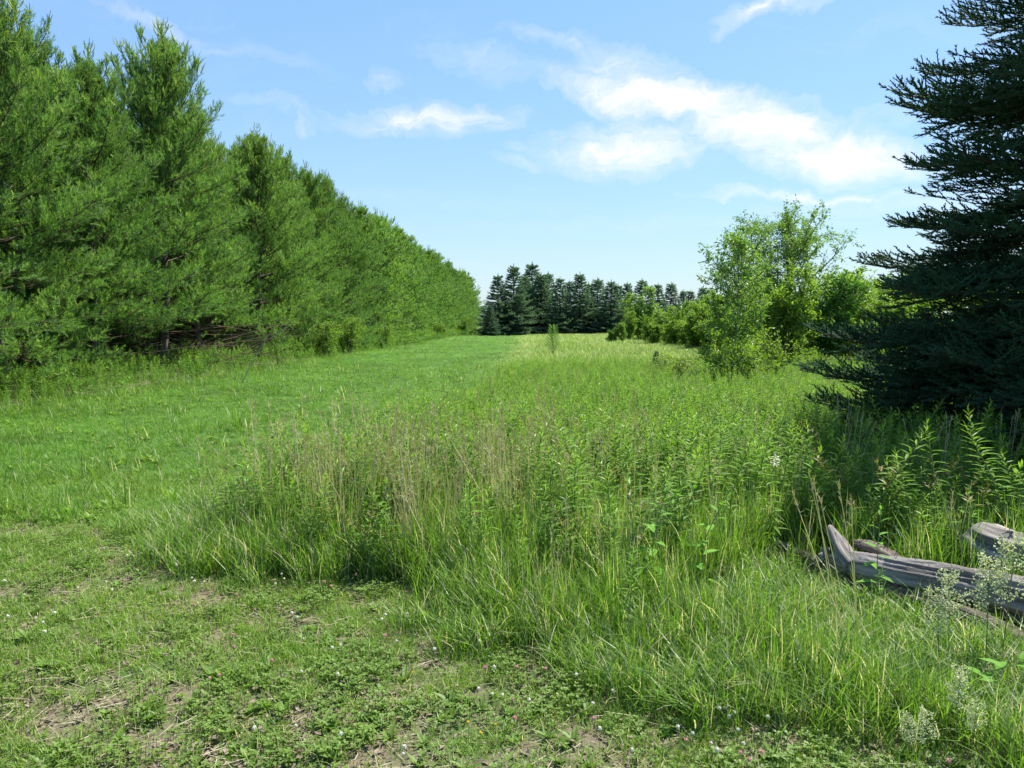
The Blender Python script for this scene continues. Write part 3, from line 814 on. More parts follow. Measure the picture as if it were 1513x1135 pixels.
rowb = [  # px, top y, distance, variant, width
    (945, 428, 56, 1, 1.15), (925, 462, 54, 2, .9), (918, 478, 50, 0, .8), (958, 470, 48, 2, 1.0), (978, 462, 50, 0, 1.1), (985, 455, 46, 1, 1.0), (1003, 462, 43, 2, 1.0), (1018, 449, 50, 0, 1.1),
    (1030, 440, 44, 1, 1.1), (1045, 452, 37, 2, 1.0), (1062, 436, 47, 0, 1.2), (1068, 462, 33, 2, .9), (1085, 440, 42, 1, 1.1), (1105, 430, 40, 0, 1.3), (1128, 420, 36, 0, 1.2),
    (1240, 408, 40, 0, 1.3), (1262, 412, 44, 1, 1.3), (1284, 418, 41, 0, 1.2), (1250, 440, 31, 2, 1.2), (1275, 446, 30, 2, 1.3), (1300, 424, 38, 1, 1.4), (1310, 450, 27, 0, 1.2), (1340, 420, 34, 0, 1.4), (1380, 430, 30, 2, 1.4), (1225, 452, 30, 2, 1.0),
    (1430, 415, 33, 0, 1.5), (1490, 420, 36, 1, 1.5)]
posn = ['leafy', 'conical', 'rounded']
rowb += [(966, 480, 45, 0, 1.3), (992, 474, 42, 2, 1.3), (1012, 476, 40, 0, 1.4), (1036, 470, 37, 2, 1.4), (1052, 474, 34, 0, 1.2), (1150, 470, 31, 0, 1.4), (1100, 478, 30, 2, 1.3), (1180, 488, 25, 2, 1.1), (1262, 480, 26, 0, 1.4), (1300, 486, 24, 2, 1.3)]
for k, (px, py, dd, vr, wd) in enumerate(rowb):
    x, y = XY(px, dd); h = CAMH - float(H(x, y)) + (HZ - py) / F * dd
    s = h / 3.6
    nm = 'young_tree' if h > 3 else 'shrub'
    bush(nm, f'{posn[[0, 1, 2][vr]]} light green {"young tree" if h > 3 else "shrub"}, {ORD[k]} from the left in the green hedge', 'tree' if h > 3 else 'shrub', mS[vr], px, dd, 'young broadleaved growth behind the meadow', (s * wd, s * wd, s), stem='trunk' if h > 3 else 'stems')
# conifer seedlings in the meadow
x, y = XY(817, 33)
sm = PF[0]
def sapling():
    r = np.random.default_rng(3); tr, ned = MB(), MB()
    h = 1.45
    Vt, Ft, _ = tube([(0, 0, 0), (.02, 0, .7), (0, .01, h)], [.022, .015, .006], 6); tr.add(Vt, Ft)
    SP, SD = [], []
    for z in np.arange(.25, h, .16):
        for k in range(5):
            a = k * 1.257 + z * 7; Lb = .16 + .38 * (1 - z / h); e = .75
            d1 = azel(np.array(a), np.array(e)); p = np.array([0, 0, z])
            Vc, Fc = prisms([p], [p + d1 * Lb], .007, .004); tr.add(Vc, Fc)
            for f in np.arange(.3, 1.01, .22): SP.append(p + d1 * Lb * f); SD.append(d1 + [0, 0, .5])
    for z in (h - .1, h): SP.append(np.array([0, 0, z])); SD.append(np.array([0, 0, 1.]))
    T = shoot_template(16, .10, .15, .010, 2)
    W, FF = place(T, frames(np.array(SD)), np.array(SP), np.ones(len(SP))); ned.add(W, FF, 0, np.repeat(r.random(len(SP)), 16))
    return tr.mesh('sapling_trunk', [M['bark_pine']], True), ned.mesh('sapling_crown', [M['pine']])
sp_ = sapling()
t = thing('pine_sapling', 'lone young pine sapling standing in the open meadow before the far spruces', 'sapling', (x, y, float(H(x, y))), None, .4, .9)
link('trunk', sp_[0], t); link('crown', sp_[1], t)
x, y = XY(970, 22)
t = thing('spruce_seedling', 'tiny dark conifer seedling left of the low yellow-green shrub', 'seedling', (x, y, float(H(x, y))), None, .4, (.15, .15, .095))
link('trunk', SF[0][0], t); link('crown', SF[0][2], t)

# ------------------------------------------------------------------ logs
def log_mesh(ctrl, rads, mat, seed, sides=52, n=16, rough=.10, flat=1.0, extra=None):
    r = np.random.default_rng(seed)
    pts = catmull(ctrl, n); m = len(pts)
    rad = np.interp(np.linspace(0, 1, m), np.linspace(0, 1, len(rads)), rads)
    a = np.arange(sides) * 2 * np.pi / sides
    s = np.linspace(0, 1, m)[:, None]
    ridge = 1 + rough * .6 * np.sin(3 * a[None] + 2 * s * 3 + seed) + rough * .5 * np.sin(7 * a[None] + s * 2 + 2)
    for _ in range(16):                                   # drying cracks that run along the grain
        a0 = r.uniform(0, 6.28); s0 = r.random(); ww = r.uniform(.05, .13); ls = r.uniform(.08, .35)
        da = np.abs((a[None] - a0 - .6 * (s - s0) + np.pi) % (2 * np.pi) - np.pi)
        ridge = ridge - r.uniform(.18, .45) * np.exp(-(da / ww) ** 2) * np.exp(-((s - s0) / ls) ** 4)
    A2, S2 = np.meshgrid(a, s[:, 0] * (m / 16.0))
    for q_, (fa, fs, am) in enumerate([(2.2, 2.0, .16), (6.0, 1.5, .10), (12.0, 3.0, .06)]):     # knots, weathering, torn grain
        ridge = ridge + rough * am * 10 * (.5 * (vnoise(np.cos(A2) * fa, S2 * fs + np.sin(A2) * fa, 1.0, seed + q_) - .5))
    ridge = ridge + rough * .35 * (r.random((m, sides)) - .5)
    V, Fc, lc = tube(pts, rad, sides, ridge)
    if flat != 1.0:
        c = pts.mean(0); V[:, 2] = c[2] + (V[:, 2] - c[2]) * flat
    b = MB(); b.add(V, Fc, 0, .5, lc + seed)
    return b.mesh('log', [mat], True, True)
def v3(v): return (v.x, v.y, v.z)
t = thing('log', 'large weathered grey log with an upturned branch stub at its left end', 'log', (0, 0, 0))
org = P(1400, 870, 0); t.location = org
def loc(ps): return [np.array(v3(p - org)) for p in ps]
link('stem', log_mesh(loc([P(1234, 828, .15), P(1275, 838, .16), P(1330, 850, .16), P(1400, 862, .15), P(1460, 874, .15), P(1530, 892, .15), P(1620, 915, .14), P(1700, 935, .13)]), [.055, .085, .095, .10, .11, .125, .13, .13], M['log'], 2), t)
link('branch_stub', log_mesh(loc([P(1262, 838, .16), P(1250, 822, .20), P(1238, 800, .25), P(1226, 781, .29)]), [.066, .054, .042, .024], M['log'], 4, 24, 10, .08), t)
lg = log_mesh([np.array(v3(P(px, py, .06))) for px, py in [(1150, 808), (1192, 826), (1240, 850), (1300, 873), (1370, 893), (1440, 917), (1513, 950), (1600, 985), (1680, 1010)]], [.045, .05, .055, .055, .055, .05, .055, .055, .05], M['log_brown'], 7)
tag(link('log', lg), 'long thin brownish log lying in the grass in front of the large grey log', 'log')
lg = log_mesh([np.array(v3(P(px, py, .22))) for px, py in [(1452, 806), (1500, 826), (1570, 838), (1660, 850), (1760, 862)]], [.150, .158, .16, .16, .16], M['log'], 12, rough=.07)
tag(link('log', lg), 'thick sawn grey log end at the right edge behind the large log', 'log')
lg = log_mesh([np.array(v3(P(px, py, hh))) for px, py, hh in [(1263, 803, .24), (1285, 808, .24), (1312, 822, .22), (1336, 838, .19)]], [.03, .05, .05, .03], M['log_brown'], 15, 16, 6, .2, .7)
tag(link('bark_slab', lg), 'short cracked slab of wood lying just behind the grey log stub', 'wood slab')
lg = log_mesh([np.array(v3(P(px, py, hh))) for px, py, hh in [(1207, 836, .08), (1214, 824, .14), (1222, 808, .18)]], [.02, .03, .018], M['log'], 18, 12, 6, .2, .8)
tag(link('wood_chunk', lg), 'small pale splinter of wood left of the upturned branch stub', 'wood piece')
# brush pile under the pines
t = thing('brush_pile', 'tangled pile of bare reddish-brown dead branches under the pines', 'brush pile', P(350, 545, 0))
org = t.location.copy()
r = np.random.default_rng(9)
for k in range(26):
    c = P(r.uniform(300, 400), 548, 0) - org
    c = np.array(v3(c)) + np.array([.1, 0, 0]) + np.array([r.normal(0, .3), r.normal(0, .5), r.uniform(.15, 1.35)])
    a = r.uniform(-.5, .4); ln = r.uniform(.5, 1.3); dd = np.array([math.cos(a), math.sin(a), r.normal(.12, .25)])
    pts = catmull([c - dd * ln, c + r.normal(0, .06, 3), c + dd * ln + r.normal(0, .1, 3)], 4)
    b = MB(); Vt, Ft, _ = tube(pts, np.linspace(.013, .004, len(pts)), 5); b.add(Vt, Ft)
    for _ in range(4):
        p = pts[r.integers(2, len(pts))]; q = p + unit(dd + r.normal(0, .5, 3)) * r.uniform(.15, .4)
        Vc, Fc = prisms([p], [q], .005, .002); b.add(Vc, Fc)
    link('branch', b.mesh('dead_branch', [M['twig']], True), t)
b = MB(); p0 = P(357, 567, .02); p1 = np.array(v3(p0)) + np.array([.75, .2, 1.35])
Vt, Ft, _ = tube(catmull([np.array(v3(p0)), (np.array(v3(p0)) + p1) / 2 + [0, 0, .06], p1], 6), np.linspace(.013, .006, 13), 7); b.add(Vt, Ft)
Vc, Fc = prisms([p1 - [.1, 0, .25]], [p1 + [.45, 0, .12]], .008, .004); b.add(Vc, Fc)
tag(link('dead_branch', b.mesh('dead_branch', [M['dead_pale']], True)), 'pale dead branch leaning from the mown lane into the pines', 'branch')

# ------------------------------------------------------------------ small plant meshes
def tuft(seed, n, h, wd, rad, lean=.25, droop=.5, mat='grass_tall', dry=.06, three=True):
    r = np.random.default_rng(seed); b = MB()
    a = r.uniform(0, 6.28, n); rr = rad * np.sqrt(r.random(n))
    ang = r.uniform(0, 6.28, n)
    base = np.stack([rr * np.cos(ang), rr * np.sin(ang), -.01 + 0 * rr], -1)
    hh = h * r.uniform(.45, 1.1, n)
    V, Fc, k = blades(base, a, hh, wd * r.uniform(.6, 1.2, n), np.abs(r.normal(0, lean, n)), np.abs(r.normal(0, droop, n)), (0, .38, .72, 1) if three else (0, .5, 1))
    mi = (r.random(n) < dry).astype(int)
    b.add(V, Fc, np.repeat(mi, k), np.repeat(r.random(n), k))
    return b.mesh('tuft', [M[mat], M['straw']])
def weed_meshes(seed, h, nl=30, ll=.10, lw=.22, tip=True, red=False, mat='weed'):
    r = np.random.default_rng(seed); st, lv = MB(), MB()
    pts = catmull([(0, 0, -.02), (r.normal(0, .03), r.normal(0, .03), h * .5), (r.normal(0, .09), r.normal(0, .09), h)], 4)
    V, Fc, _ = tube(pts, np.linspace(.0045, .002, len(pts)), 4, cap=False); st.add(V, Fc)
    z = h * (np.linspace(.12, 1, nl) ** .85)
    a = np.arange(nl) * 2.4 + r.normal(0, .3, nl)
    f = z / h
    e = np.interp(f, [0, .6, .9, 1], [-.25, .25, .7, 1.25]) + r.normal(0, .15, nl)
    L_ = ll * np.interp(f, [0, .3, .8, 1], [.7, 1.1, 1, .5]) * r.uniform(.8, 1.2, nl)
    base = np.stack([np.interp(z, pts[:, 2], pts[:, 0]), np.interp(z, pts[:, 2], pts[:, 1]), z], -1)
    T = leafT(lw / .8, .12, .22)
    # face the leaf upper side up
    D = azel(a, e); fr = frames(D)
    W, FF = place(T, fr, base, L_)
    mi = (f > .9).astype(int) if tip else np.zeros(nl, int)
    if red: mi = np.where(f > .8, 2, mi)
    lv.add(W, FF, np.repeat(mi, 8), np.repeat(r.random(nl), 8))
    return st.mesh('weed_stem', [M['weed_stem']]), lv.mesh('weed_leaves', [M[mat], M['weed_tip'], M['weed_red']])
def joined(ms):
    """one mesh out of a stem mesh and a leaf mesh, for uncountable stuff"""
    b = MB(); mats = []
    for me in ms:
        n = len(me.vertices); V = np.empty(n * 3, np.float32); me.vertices.foreach_get('co', V)
        nf = len(me.polygons); Fc = np.empty(nf * 3, np.int32); me.loops.foreach_get('vertex_index', Fc)
        mi = np.empty(nf, np.int32); me.polygons.foreach_get('material_index', mi)
        v = np.empty(nf, np.float32); me.attributes['v'].data.foreach_get('value', v)
        b.add(V.reshape(-1, 3), Fc.reshape(-1, 3), mi + len(mats), v); mats += list(me.materials)
    return b.mesh('weed', mats)
def stalks(seed, n, h, rad, mat='straw', head=True):
    r = np.random.default_rng(seed); b = MB()
    for k in range(n):
        hh = h * r.uniform(.6, 1.1); a = r.uniform(0, 6.28); q = rad * r.random()
        p0 = np.array([q * math.cos(a), q * math.sin(a), 0]); ln = np.array([r.normal(0, .10), r.normal(0, .10), 1]) * hh
        pts = [p0, p0 + ln * .5, p0 + ln + np.array([r.normal(0, .04), r.normal(0, .04), 0])]
        V, Fc = prisms(pts[:-1], pts[1:], [.0033, .0028], [.0028, .0016]); v = r.random(); b.add(V, Fc, 0, v)
        if head:
            for _ in range(9):
                p = pts[1] + (pts[2] - pts[1]) * r.uniform(.72, 1); q2 = p + unit(r.normal(0, .5, 3) + [0, 0, 1.2]) * r.uniform(.02, .05)
                V, Fc = prisms([p], [q2], .0022, .0008); b.add(V, Fc, 0, v)
    return b.mesh('stalks', [M[mat]])
def clover_patch(seed, n, rad, h=.05):
    r = np.random.default_rng(seed); b = MB()
    T = (np.array([(0, 0, 0), (-.42, .05, .55), (0, -.02, .55), (.42, .05, .55), (0, .02, .95)]), leafT2()[1])
    P0, Dd, S = [], [], []
    for k in range(n):
        a = r.uniform(0, 6.28); q = rad * math.sqrt(r.random()); p = np.array([q * math.cos(a), q * math.sin(a), h * r.uniform(.4, 1.2)])
        V, Fc = prisms([p * [1, 1, 0]], [p], .0012, .001); b.add(V, Fc, 0, .3)
        a0 = r.uniform(0, 6.28)
        for j in range(3):
            P0.append(p); Dd.append(azel(np.array(a0 + j * 2.09), np.array(r.uniform(0, .45)))); S.append(r.uniform(.009, .016) * 1.1)
    V, Fc = place(T, frames(np.array(Dd)), np.array(P0), np.array(S)); b.add(V, Fc, 0, np.repeat(r.random(len(S)), 4))
    return b.mesh('clover_patch', [M['clover']])
def rosette(seed, n, ln, lw=.25, mat='clover', e0=.25):
    r = np.random.default_rng(seed); b = MB(); a = np.arange(n) * 2.4
    T = leafT(lw / .8, .1, .25)
    V, Fc = place(T, frames(azel(a, e0 + r.random(n) * .8)), np.zeros((n, 3)) + [0, 0, .005], ln * r.uniform(.5, 1.1, n)); b.add(V, Fc, 0, np.repeat(r.random(n), 8))
    return b.mesh('rosette', [M[mat]])
def litter(seed, n, rad):
    r = np.random.default_rng(seed); b = MB()
    a = r.uniform(0, 6.28, n); q = rad * np.sqrt(r.random(n)); p = np.stack([q * np.cos(a), q * np.sin(a), r.uniform(.002, .012, n)], -1)
    h2 = int(n * .7)
    V, Fc = place(leafT2(.55, .1, .1), frames(azel(r.uniform(0, 6.28, h2), r.normal(0, .2, h2)), r.normal(0, .5, h2)), p[:h2], r.uniform(.012, .035, h2)); b.add(V, Fc, 0, np.repeat(r.random(h2), 4))
    d2 = azel(r.uniform(0, 6.28, n - h2), r.normal(.05, .12, n - h2))
    V, Fc = prisms(p[h2:], p[h2:] + d2 * r.uniform(.03, .13, n - h2)[:, None], .0014, .0008); b.add(V, Fc, 1, np.repeat(r.random(n - h2), 6))
    return b.mesh('litter', [M['litter'], M['straw']])
def jit(n, tilt=.12):
    return np.stack([R.normal(0, tilt, n), R.normal(0, tilt, n), R.uniform(0, 6.28, n)], -1)
def spread(n, x0, x1, y0, y1, cond, power=1.0):
    x = R.uniform(x0, x1, n); y = y0 + (y1 - y0) * R.random(n) ** power
    mk = cond(x, y) & in_view(x, y)
    return x[mk], y[mk]
def near_log(x, y):
    """the strip the logs lie on, and what stands close in front of them"""
    a = P(1230, 850, 0); c = P(1640, 960, 0)
    dx, dy = c.x - a.x, c.y - a.y; L2 = dx * dx + dy * dy
    t_ = ((x - a.x) * dx + (y - a.y) * dy) / L2
    dist = ((x - a.x) * dy - (y - a.y) * dx) / math.sqrt(L2)
    return t_, dist        # dist > 0 : towards the camera side
def clear_logs(x, y, keep=.22):
    t_, dist = near_log(x, y)
    band = (t_ > -.35) & (t_ < 1.4)
    on = band & (np.abs(dist - .05) < .36)
    dx, dy = _c2.x - _a2.x, _c2.y - _a2.y
    t2 = ((x - _a2.x) * dx + (y - _a2.y) * dy) / (dx * dx + dy * dy)
    d2 = ((x - _a2.x) * dy - (y - _a2.y) * dx) / math.hypot(dx, dy)
    on = on | ((t2 > -.1) & (t2 < 1.5) & (d2 > -.2) & (d2 < .4))
    return ~(on & (R.random(len(x)) > keep))
_a2 = P(1455, 850, 0); _c2 = P(1640, 880, 0)

# --- short grass of the foreground and the lane
short = [tuft(100 + k, 18, .085, .0036, .05, .28, .5, 'grass_short', .07) for k in range(4)]
lush = [tuft(110 + k, 20, .15, .005, .07, .3, .6, 'grass_lane', .04) for k in range(3)]
def c_fore(x, y): return ~in_tall(x, y) & (x > wood_edge(y))
x, y = spread(70000, -9, 4, 2.0, 8.0, c_fore)
dn = .24 + .76 * sstep(.37, .60, vnoise(x, y, .45, 8) * .6 + vnoise(x, y, .16, 9) * .4 + .12 * sstep(4.5, 6.5, y))
mk = R.random(len(x)) < dn * .9
x, y = x[mk], y[mk]; n = len(x)
s = R.uniform(.55, 1.15, n) * (1 + .35 * sstep(5, 7, y))
stuff_gn('short_grass', np.stack([x, y, H(x, y)], -1), jit(n), np.stack([s, s, s * R.uniform(.6, 1.2, n)], -1), R.integers(0, 4, n), short, 'short patchy grass growing through the bare soil in the foreground', 'grass')
# lane grass: clumps grow larger (and fewer) with distance
xs_, ys_, ss_ = [], [], []
for (y0, y1, cnt, sc) in [(5.4, 9, 16000, .85), (9, 16, 24000, .85), (16, 30, 26000, 1.05), (30, 55, 22000, 1.6), (55, 97, 16000, 2.6)]:
    x, y = spread(cnt, -13, 2, y0, y1, lambda x, y: ~in_tall(x, y) & (x > wood_edge(y) - .3))
    if y0 < 6:
        mk = R.random(len(x)) < sstep(5.4, 6.8, y + (vnoise(x, y, .6, 4) - .5) * 1.2); x, y = x[mk], y[mk]
    xs_.append(x); ys_.append(y); ss_.append(np.full(len(x), sc))
x, y, s = map(np.concatenate, (xs_, ys_, ss_)); n = len(x)
s = s * R.uniform(.7, 1.2, n); hh = R.uniform(.6, 1.0, n) * np.where(R.random(n) < .05, 1.9, 1) * np.interp(y, [5, 14, 97], [.85, .62, .85]) * (.45 + .7 * vnoise(x, y, 1.3, 6) + .45 * vnoise(x, y, .35, 7)) / np.maximum(s, .8) ** .75
_c = tall_left(y) - np.interp(y, [5, 14, 60, 95], [1.6, 1.8, 1.9, 1.9]); _w = (vnoise(x, y, 3.0, 71) - .5) * .3
trk = np.maximum(np.exp(-((x - _c - .75 + _w) / .22) ** 2), np.exp(-((x - _c + .75 + _w) / .22) ** 2)); hh = hh * (1 - .6 * trk)
stuff_gn('mown_grass', np.stack([x, y, H(x, y) + .01], -1), jit(n), np.stack([s, s, s * hh], -1), R.integers(0, 3, n), lush, 'smooth bright green grass of the mown lane beside the pines', 'grass')
# clover, rosettes and litter
cl_ = [clover_patch(120 + k, 26, .09, .05) for k in range(3)] + [rosette(124, 9, .07), rosette(125, 12, .05, .4, 'weed')]
x, y = spread(11000, -8, 3.5, 2.0, 8.0, c_fore)
mk = R.random(len(x)) < .22 + .5 * sstep(.48, .70, vnoise(x, y, .5, 12)); x, y = x[mk], y[mk]; n = len(x)
idx = np.where(R.random(n) < .86, R.integers(0, 3, n), R.integers(3, 5, n)); s = R.uniform(.7, 1.25, n)
stuff_gn('clover', np.stack([x, y, H(x, y)], -1), jit(n, .08), np.stack([s, s, s], -1), idx, cl_, 'low clover leaves and leaf rosettes among the short grass', 'clover')
x2, y2 = spread(2600, -10, 1.5, 6, 26, lambda x, y: ~in_tall(x, y) & (x > wood_edge(y)), 1.6)
x3 = x2; n2 = len(x2); s2 = R.uniform(.8, 1.9, n2)
rs_ = [rosette(126, 8, .08, .3, 'weed'), rosette(127, 10, .07, .35, 'clover'), tuft(128, 16, .22, .005, .05, .3, .5, 'grass_tall', .2)]
stuff_gn('lane_weeds', np.stack([x2, y2, H(x2, y2) + .02], -1), jit(n2, .1), np.stack([s2, s2, s2], -1), R.integers(0, 3, n2), rs_, 'scattered small weeds and coarse tufts in the mown lane', 'weeds')
lt_ = [litter(130 + k, 34, .14) for k in range(3)]
x, y = spread(3300, -7, 4, 2.0, 7.2, c_fore); n = len(x); s = R.uniform(.7, 1.3, n)
stuff_gn('litter', np.stack([x, y, H(x, y) + .004], -1), jit(n, .03), np.stack([s, s, s], -1), R.integers(0, 3, n), lt_, 'dead stems and leaf scraps on the bare soil in front', 'litter')

# --- tall meadow
tall = [tuft(140 + k, 32, .50, .0050, .09, .11, .22, 'grass_tall', .08) for k in range(4)]
mid = [tuft(150 + k, 20, .36, .011, .16, .25, .45, 'grass_far', .10, False) for k in range(3)]
x, y = spread(19000, -3, 9.5, 2.2, 9.5, lambda x, y: in_tall(x, y) & clear_logs(x, y, .25))
n = len(x); edge = np.minimum(y - tall_front(x), x - tall_left(y)); s = R.uniform(.8, 1.2, n)
hz = (.5 + .5 * sstep(-.2, .9, edge)) * (.8 + .45 * vnoise(x, y, .7, 21)) * np.interp(y, [3, 6, 9], [.82, 1, .95])
_t, _d = near_log(x, y); hz = hz * np.where((_t > -.2) & (_d > 0) & (_d < 1.3), .50, 1.0) * np.where((x > 2.0) & (y > 5) & (_d < 0), .68, 1.0)
stuff_gn('tall_grass', np.stack([x, y, H(x, y)], -1), jit(n, .07), np.stack([s, s, s * hz], -1), R.integers(0, 4, n), tall, 'tall green grass blades of the overgrown meadow patch', 'grass')
xs_, ys_, ss_ = [], [], []
for (y0, y1, x1, cnt, sc) in [(7.5, 14, 12, 12000, .85), (14, 25, 20, 18000, 1.0), (25, 45, 32, 20000, 1.35), (45, 98, 42, 24000, 2.0)]:
    x, y = spread(cnt, -3, x1, y0, y1, lambda x, y: in_tall(x, y)); xs_.append(x); ys_.append(y); ss_.append(np.full(len(x), sc))
x, y, s = map(np.concatenate, (xs_, ys_, ss_)); n = len(x); s = s * R.uniform(.8, 1.2, n)
hz = (.35 + .65 * sstep(-.3, 1.8, x - tall_left(y))) * (.6 + .7 * vnoise(x, y, 2.2, 22)) * R.uniform(.75, 1.1, n) / np.maximum(s, 1) ** .85
stuff_gn('meadow_grass', np.stack([x, y, H(x, y)], -1), jit(n, .06), np.stack([s, s, s * hz * .95], -1), R.integers(0, 3, n), mid, 'yellow-green meadow grass between the weeds and the far spruces', 'grass')
# dry stalks
stk = [stalks(160 + k, 6, .85, .10) for k in range(4)]
x, y = spread(8200, -2.8, 9, 2.8, 16, lambda x, y: in_tall(x, y) & (y > tall_front(x) + .25) & clear_logs(x, y, .1))
cl1 = vnoise(x, y, .8, 31)
dn = .035 + .35 * sstep(.55, .8, cl1) * (x < 1.3) * (y < 9) + 1.0 * np.exp(-(((x + .8) / 1.15) ** 2 + ((y - 5.5) / .8) ** 2))
mk = R.random(len(x)) < dn * np.interp(y, [3, 8, 16], [1.0, .6, .35]); x, y = x[mk], y[mk]; n = len(x); s = R.uniform(.65, 1.12, n)
stuff_gn('dry_stalks', np.stack([x, y, H(x, y)], -1), jit(n, .09), np.stack([s, s, s], -1), R.integers(0, 4, n), stk, 'thin straw-coloured dead grass stalks standing in the tall patch', 'stalks')

# --- leafy weeds: the nearest 260 as plants of their own, the rest as stuff
WM = [weed_meshes(170 + k, .82, 54, .10, .15, True, False) for k in range(4)] + [weed_meshes(180, .6, 38, .08, .26, True, True), weed_meshes(181, .66, 34, .11, .22, True, False)]
WJ = [joined(m) for m in WM]
x, y = spread(22000, -2.9, 14, 3.2, 24, lambda x, y: in_tall(x, y) & (np.minimum(y - tall_front(x), (x - tall_left(y)) * 2) > .25) & clear_logs(x, y, .08))
front = y - tall_front(x)
dn = sstep(.40, .62, vnoise(x, y, .9, 41) * .6 + vnoise(x, y, .3, 42) * .4 + .22 * sstep(.7, 2.0, front)) * np.interp(y, [3, 5, 8, 19], [.45, .95, 1.1, .9]) + .12
dn = np.maximum(dn, 1.0 * np.exp(-(((x + 1.8) / .7) ** 2 + ((y - 6.5) / .9) ** 2)))
rt = (x > 2.0) & (y < 9.5) & (y > 4.6); dn = np.where(rt, np.minimum(1, dn * 1.6 + .5), dn)
_t, _d = near_log(x, y); dn = np.where((_t > -.35) & (_t < 1.4) & (_d > -.1) & (_d < 1.6), dn * .12, dn)
mk = R.random(len(x)) < dn; x, y = x[mk], y[mk]; n = len(x)
s = R.uniform(.5, 1.08, n) * np.interp(front[mk], [0, 1.5], [.62, 1]) * np.interp(y, [5, 9, 19], [1, .85, .72]); k_ = np.where((x > 2.2) & (y < 9) & (R.random(n) < .35), 4, R.integers(0, 6, n)); s = np.where((x > 2.0) & (y < 9.5), s * R.uniform(.8, 1.15, n), s)
_t, _d = near_log(x, y); s = s * np.where((_t > -.2) & (_d > 0) & (_d < 1.3), .6, 1.0)
od = np.argsort(y / np.maximum(s, .3)); nearw, rest = od[:240], od[240:]
stuff_gn('weeds', np.stack([x, y, H(x, y)], -1)[rest], jit(n, .14)[rest], np.stack([s, s, s], -1)[rest], k_[rest], WJ, 'massed leafy weeds with pale tips filling the meadow', 'weeds')
for q in nearw:
    where = 'left side' if x[q] < -.8 else 'middle' if x[q] < 1.2 else 'right side'
    lab = {'left side': 'leafy green weed standing in the left part of the tall patch', 'middle': 'leafy green weed standing in the middle of the tall patch', 'right side': 'leafy weed in the right part of the tall patch near the logs'}[where]
    size = 'tall' if s[q] > .75 else 'short' if s[q] < .55 else 'middling'
    kind_ = {4: ', tips reddish', 5: ', leaves broader'}.get(int(k_[q]), ', leaves narrow')
    fr_ = float(y[q] - tall_front(x[q])); deep = 'at the front edge' if fr_ < 1.0 else 'a step behind the front edge' if fr_ < 2.2 else 'well behind the front edge'
    lab = {'left side': 'left part of the tall patch', 'middle': 'middle of the tall patch', 'right side': 'tall patch near the logs'}[where]
    lab = f'{size} weed{kind_}, {lab}, {deep}'
    where = where + ', ' + size + kind_ + ', ' + deep
    t = thing('leafy_weed', lab, 'weed', (x[q], y[q], float(H(x[q], y[q]))), f'leafy weeds in the {where} of the tall patch', R.uniform(0, 6.28), s[q])
    link('stem', WM[k_[q]][0], t); link('leaves', WM[k_[q]][1], t)
# undergrowth by the pines
ug = WJ[:4] + [joined(weed_meshes(190, .6, 16, .16, .42, True, False, 'under')), joined(weed_meshes(191, .5, 22, .12, .3, False, False, 'under'))]
xs_, ys_ = [], []
for (y0, y1, cnt) in [(9, 24, 5200), (24, 50, 5200), (50, 110, 5000)]:
    x, y = spread(cnt, -15, -3, y0, y1, lambda x, y: (x < wood_edge(y) + .35 + (vnoise(x, y, .8, 51) - .5) * 1.2) & (x > wood_edge(y) - np.interp(y, [10, 60], [2.4, 1.4]))); xs_.append(x); ys_.append(y)
x, y = map(np.concatenate, (xs_, ys_)); n = len(x)
s = R.uniform(.45, 1.15, n) * np.interp(y, [10, 22, 45, 100], [.62, .75, 1.1, 1.4]) * np.clip(.45 + (wood_edge(y) + .5 - x) * .7, .4, 1.05)
stuff_gn('undergrowth', np.stack([x, y, H(x, y)], -1), jit(n, .1), np.stack([s, s, s], -1), R.integers(0, 6, n), ug, 'leafy green undergrowth along the foot of the pines', 'undergrowth')
ugr = [tuft(195 + k, 22, .42, .008, .12, .25, .5, 'grass_tall', .06) for k in range(2)]
x, y = spread(9000, -15, -3, 9, 90, lambda x, y: (x < wood_edge(y) + .5 + (vnoise(x, y, .8, 55) - .5) * 1.2) & (x > wood_edge(y) - 1.6), 1.5); n = len(x); s = R.uniform(.5, 1.1, n)
stuff_gn('edge_grass', np.stack([x, y, H(x, y)], -1), jit(n, .1), np.stack([s, s, s * .8], -1), R.integers(0, 2, n), ugr, 'rough longer grass at the edge between lane and pines', 'grass')
# shrubs under the pines
mU = broadleaf(95, 1.3, .9, 5, 34, .085, 1.0, [M['shrub'], M['under']], .05, 'dome', .55, sprig=3)
for (px, dd, sc, lab) in [(498, 30, .95, 'bright green shrub leaning out of the pines halfway along the lane'), (530, 34, 1.05, 'taller light green shrub at the pine edge, second of the close pair'), (560, 42, .9, 'low green bush at the pine edge further down the lane'), (640, 68, 1.2, 'far green bush at the end of the pine row'), (675, 88, 1.5, 'green bush where the pine row meets the far spruces')]:
    x = float(wood_edge(dd)) - .1
    t = thing('shrub', lab, 'shrub', (x, dd, float(H(x, dd)) - .02), 'shrubs at the foot of the pines', R.uniform(0, 6.28), sc); link('stems', mU[0], t); link('crown', mU[1], t)

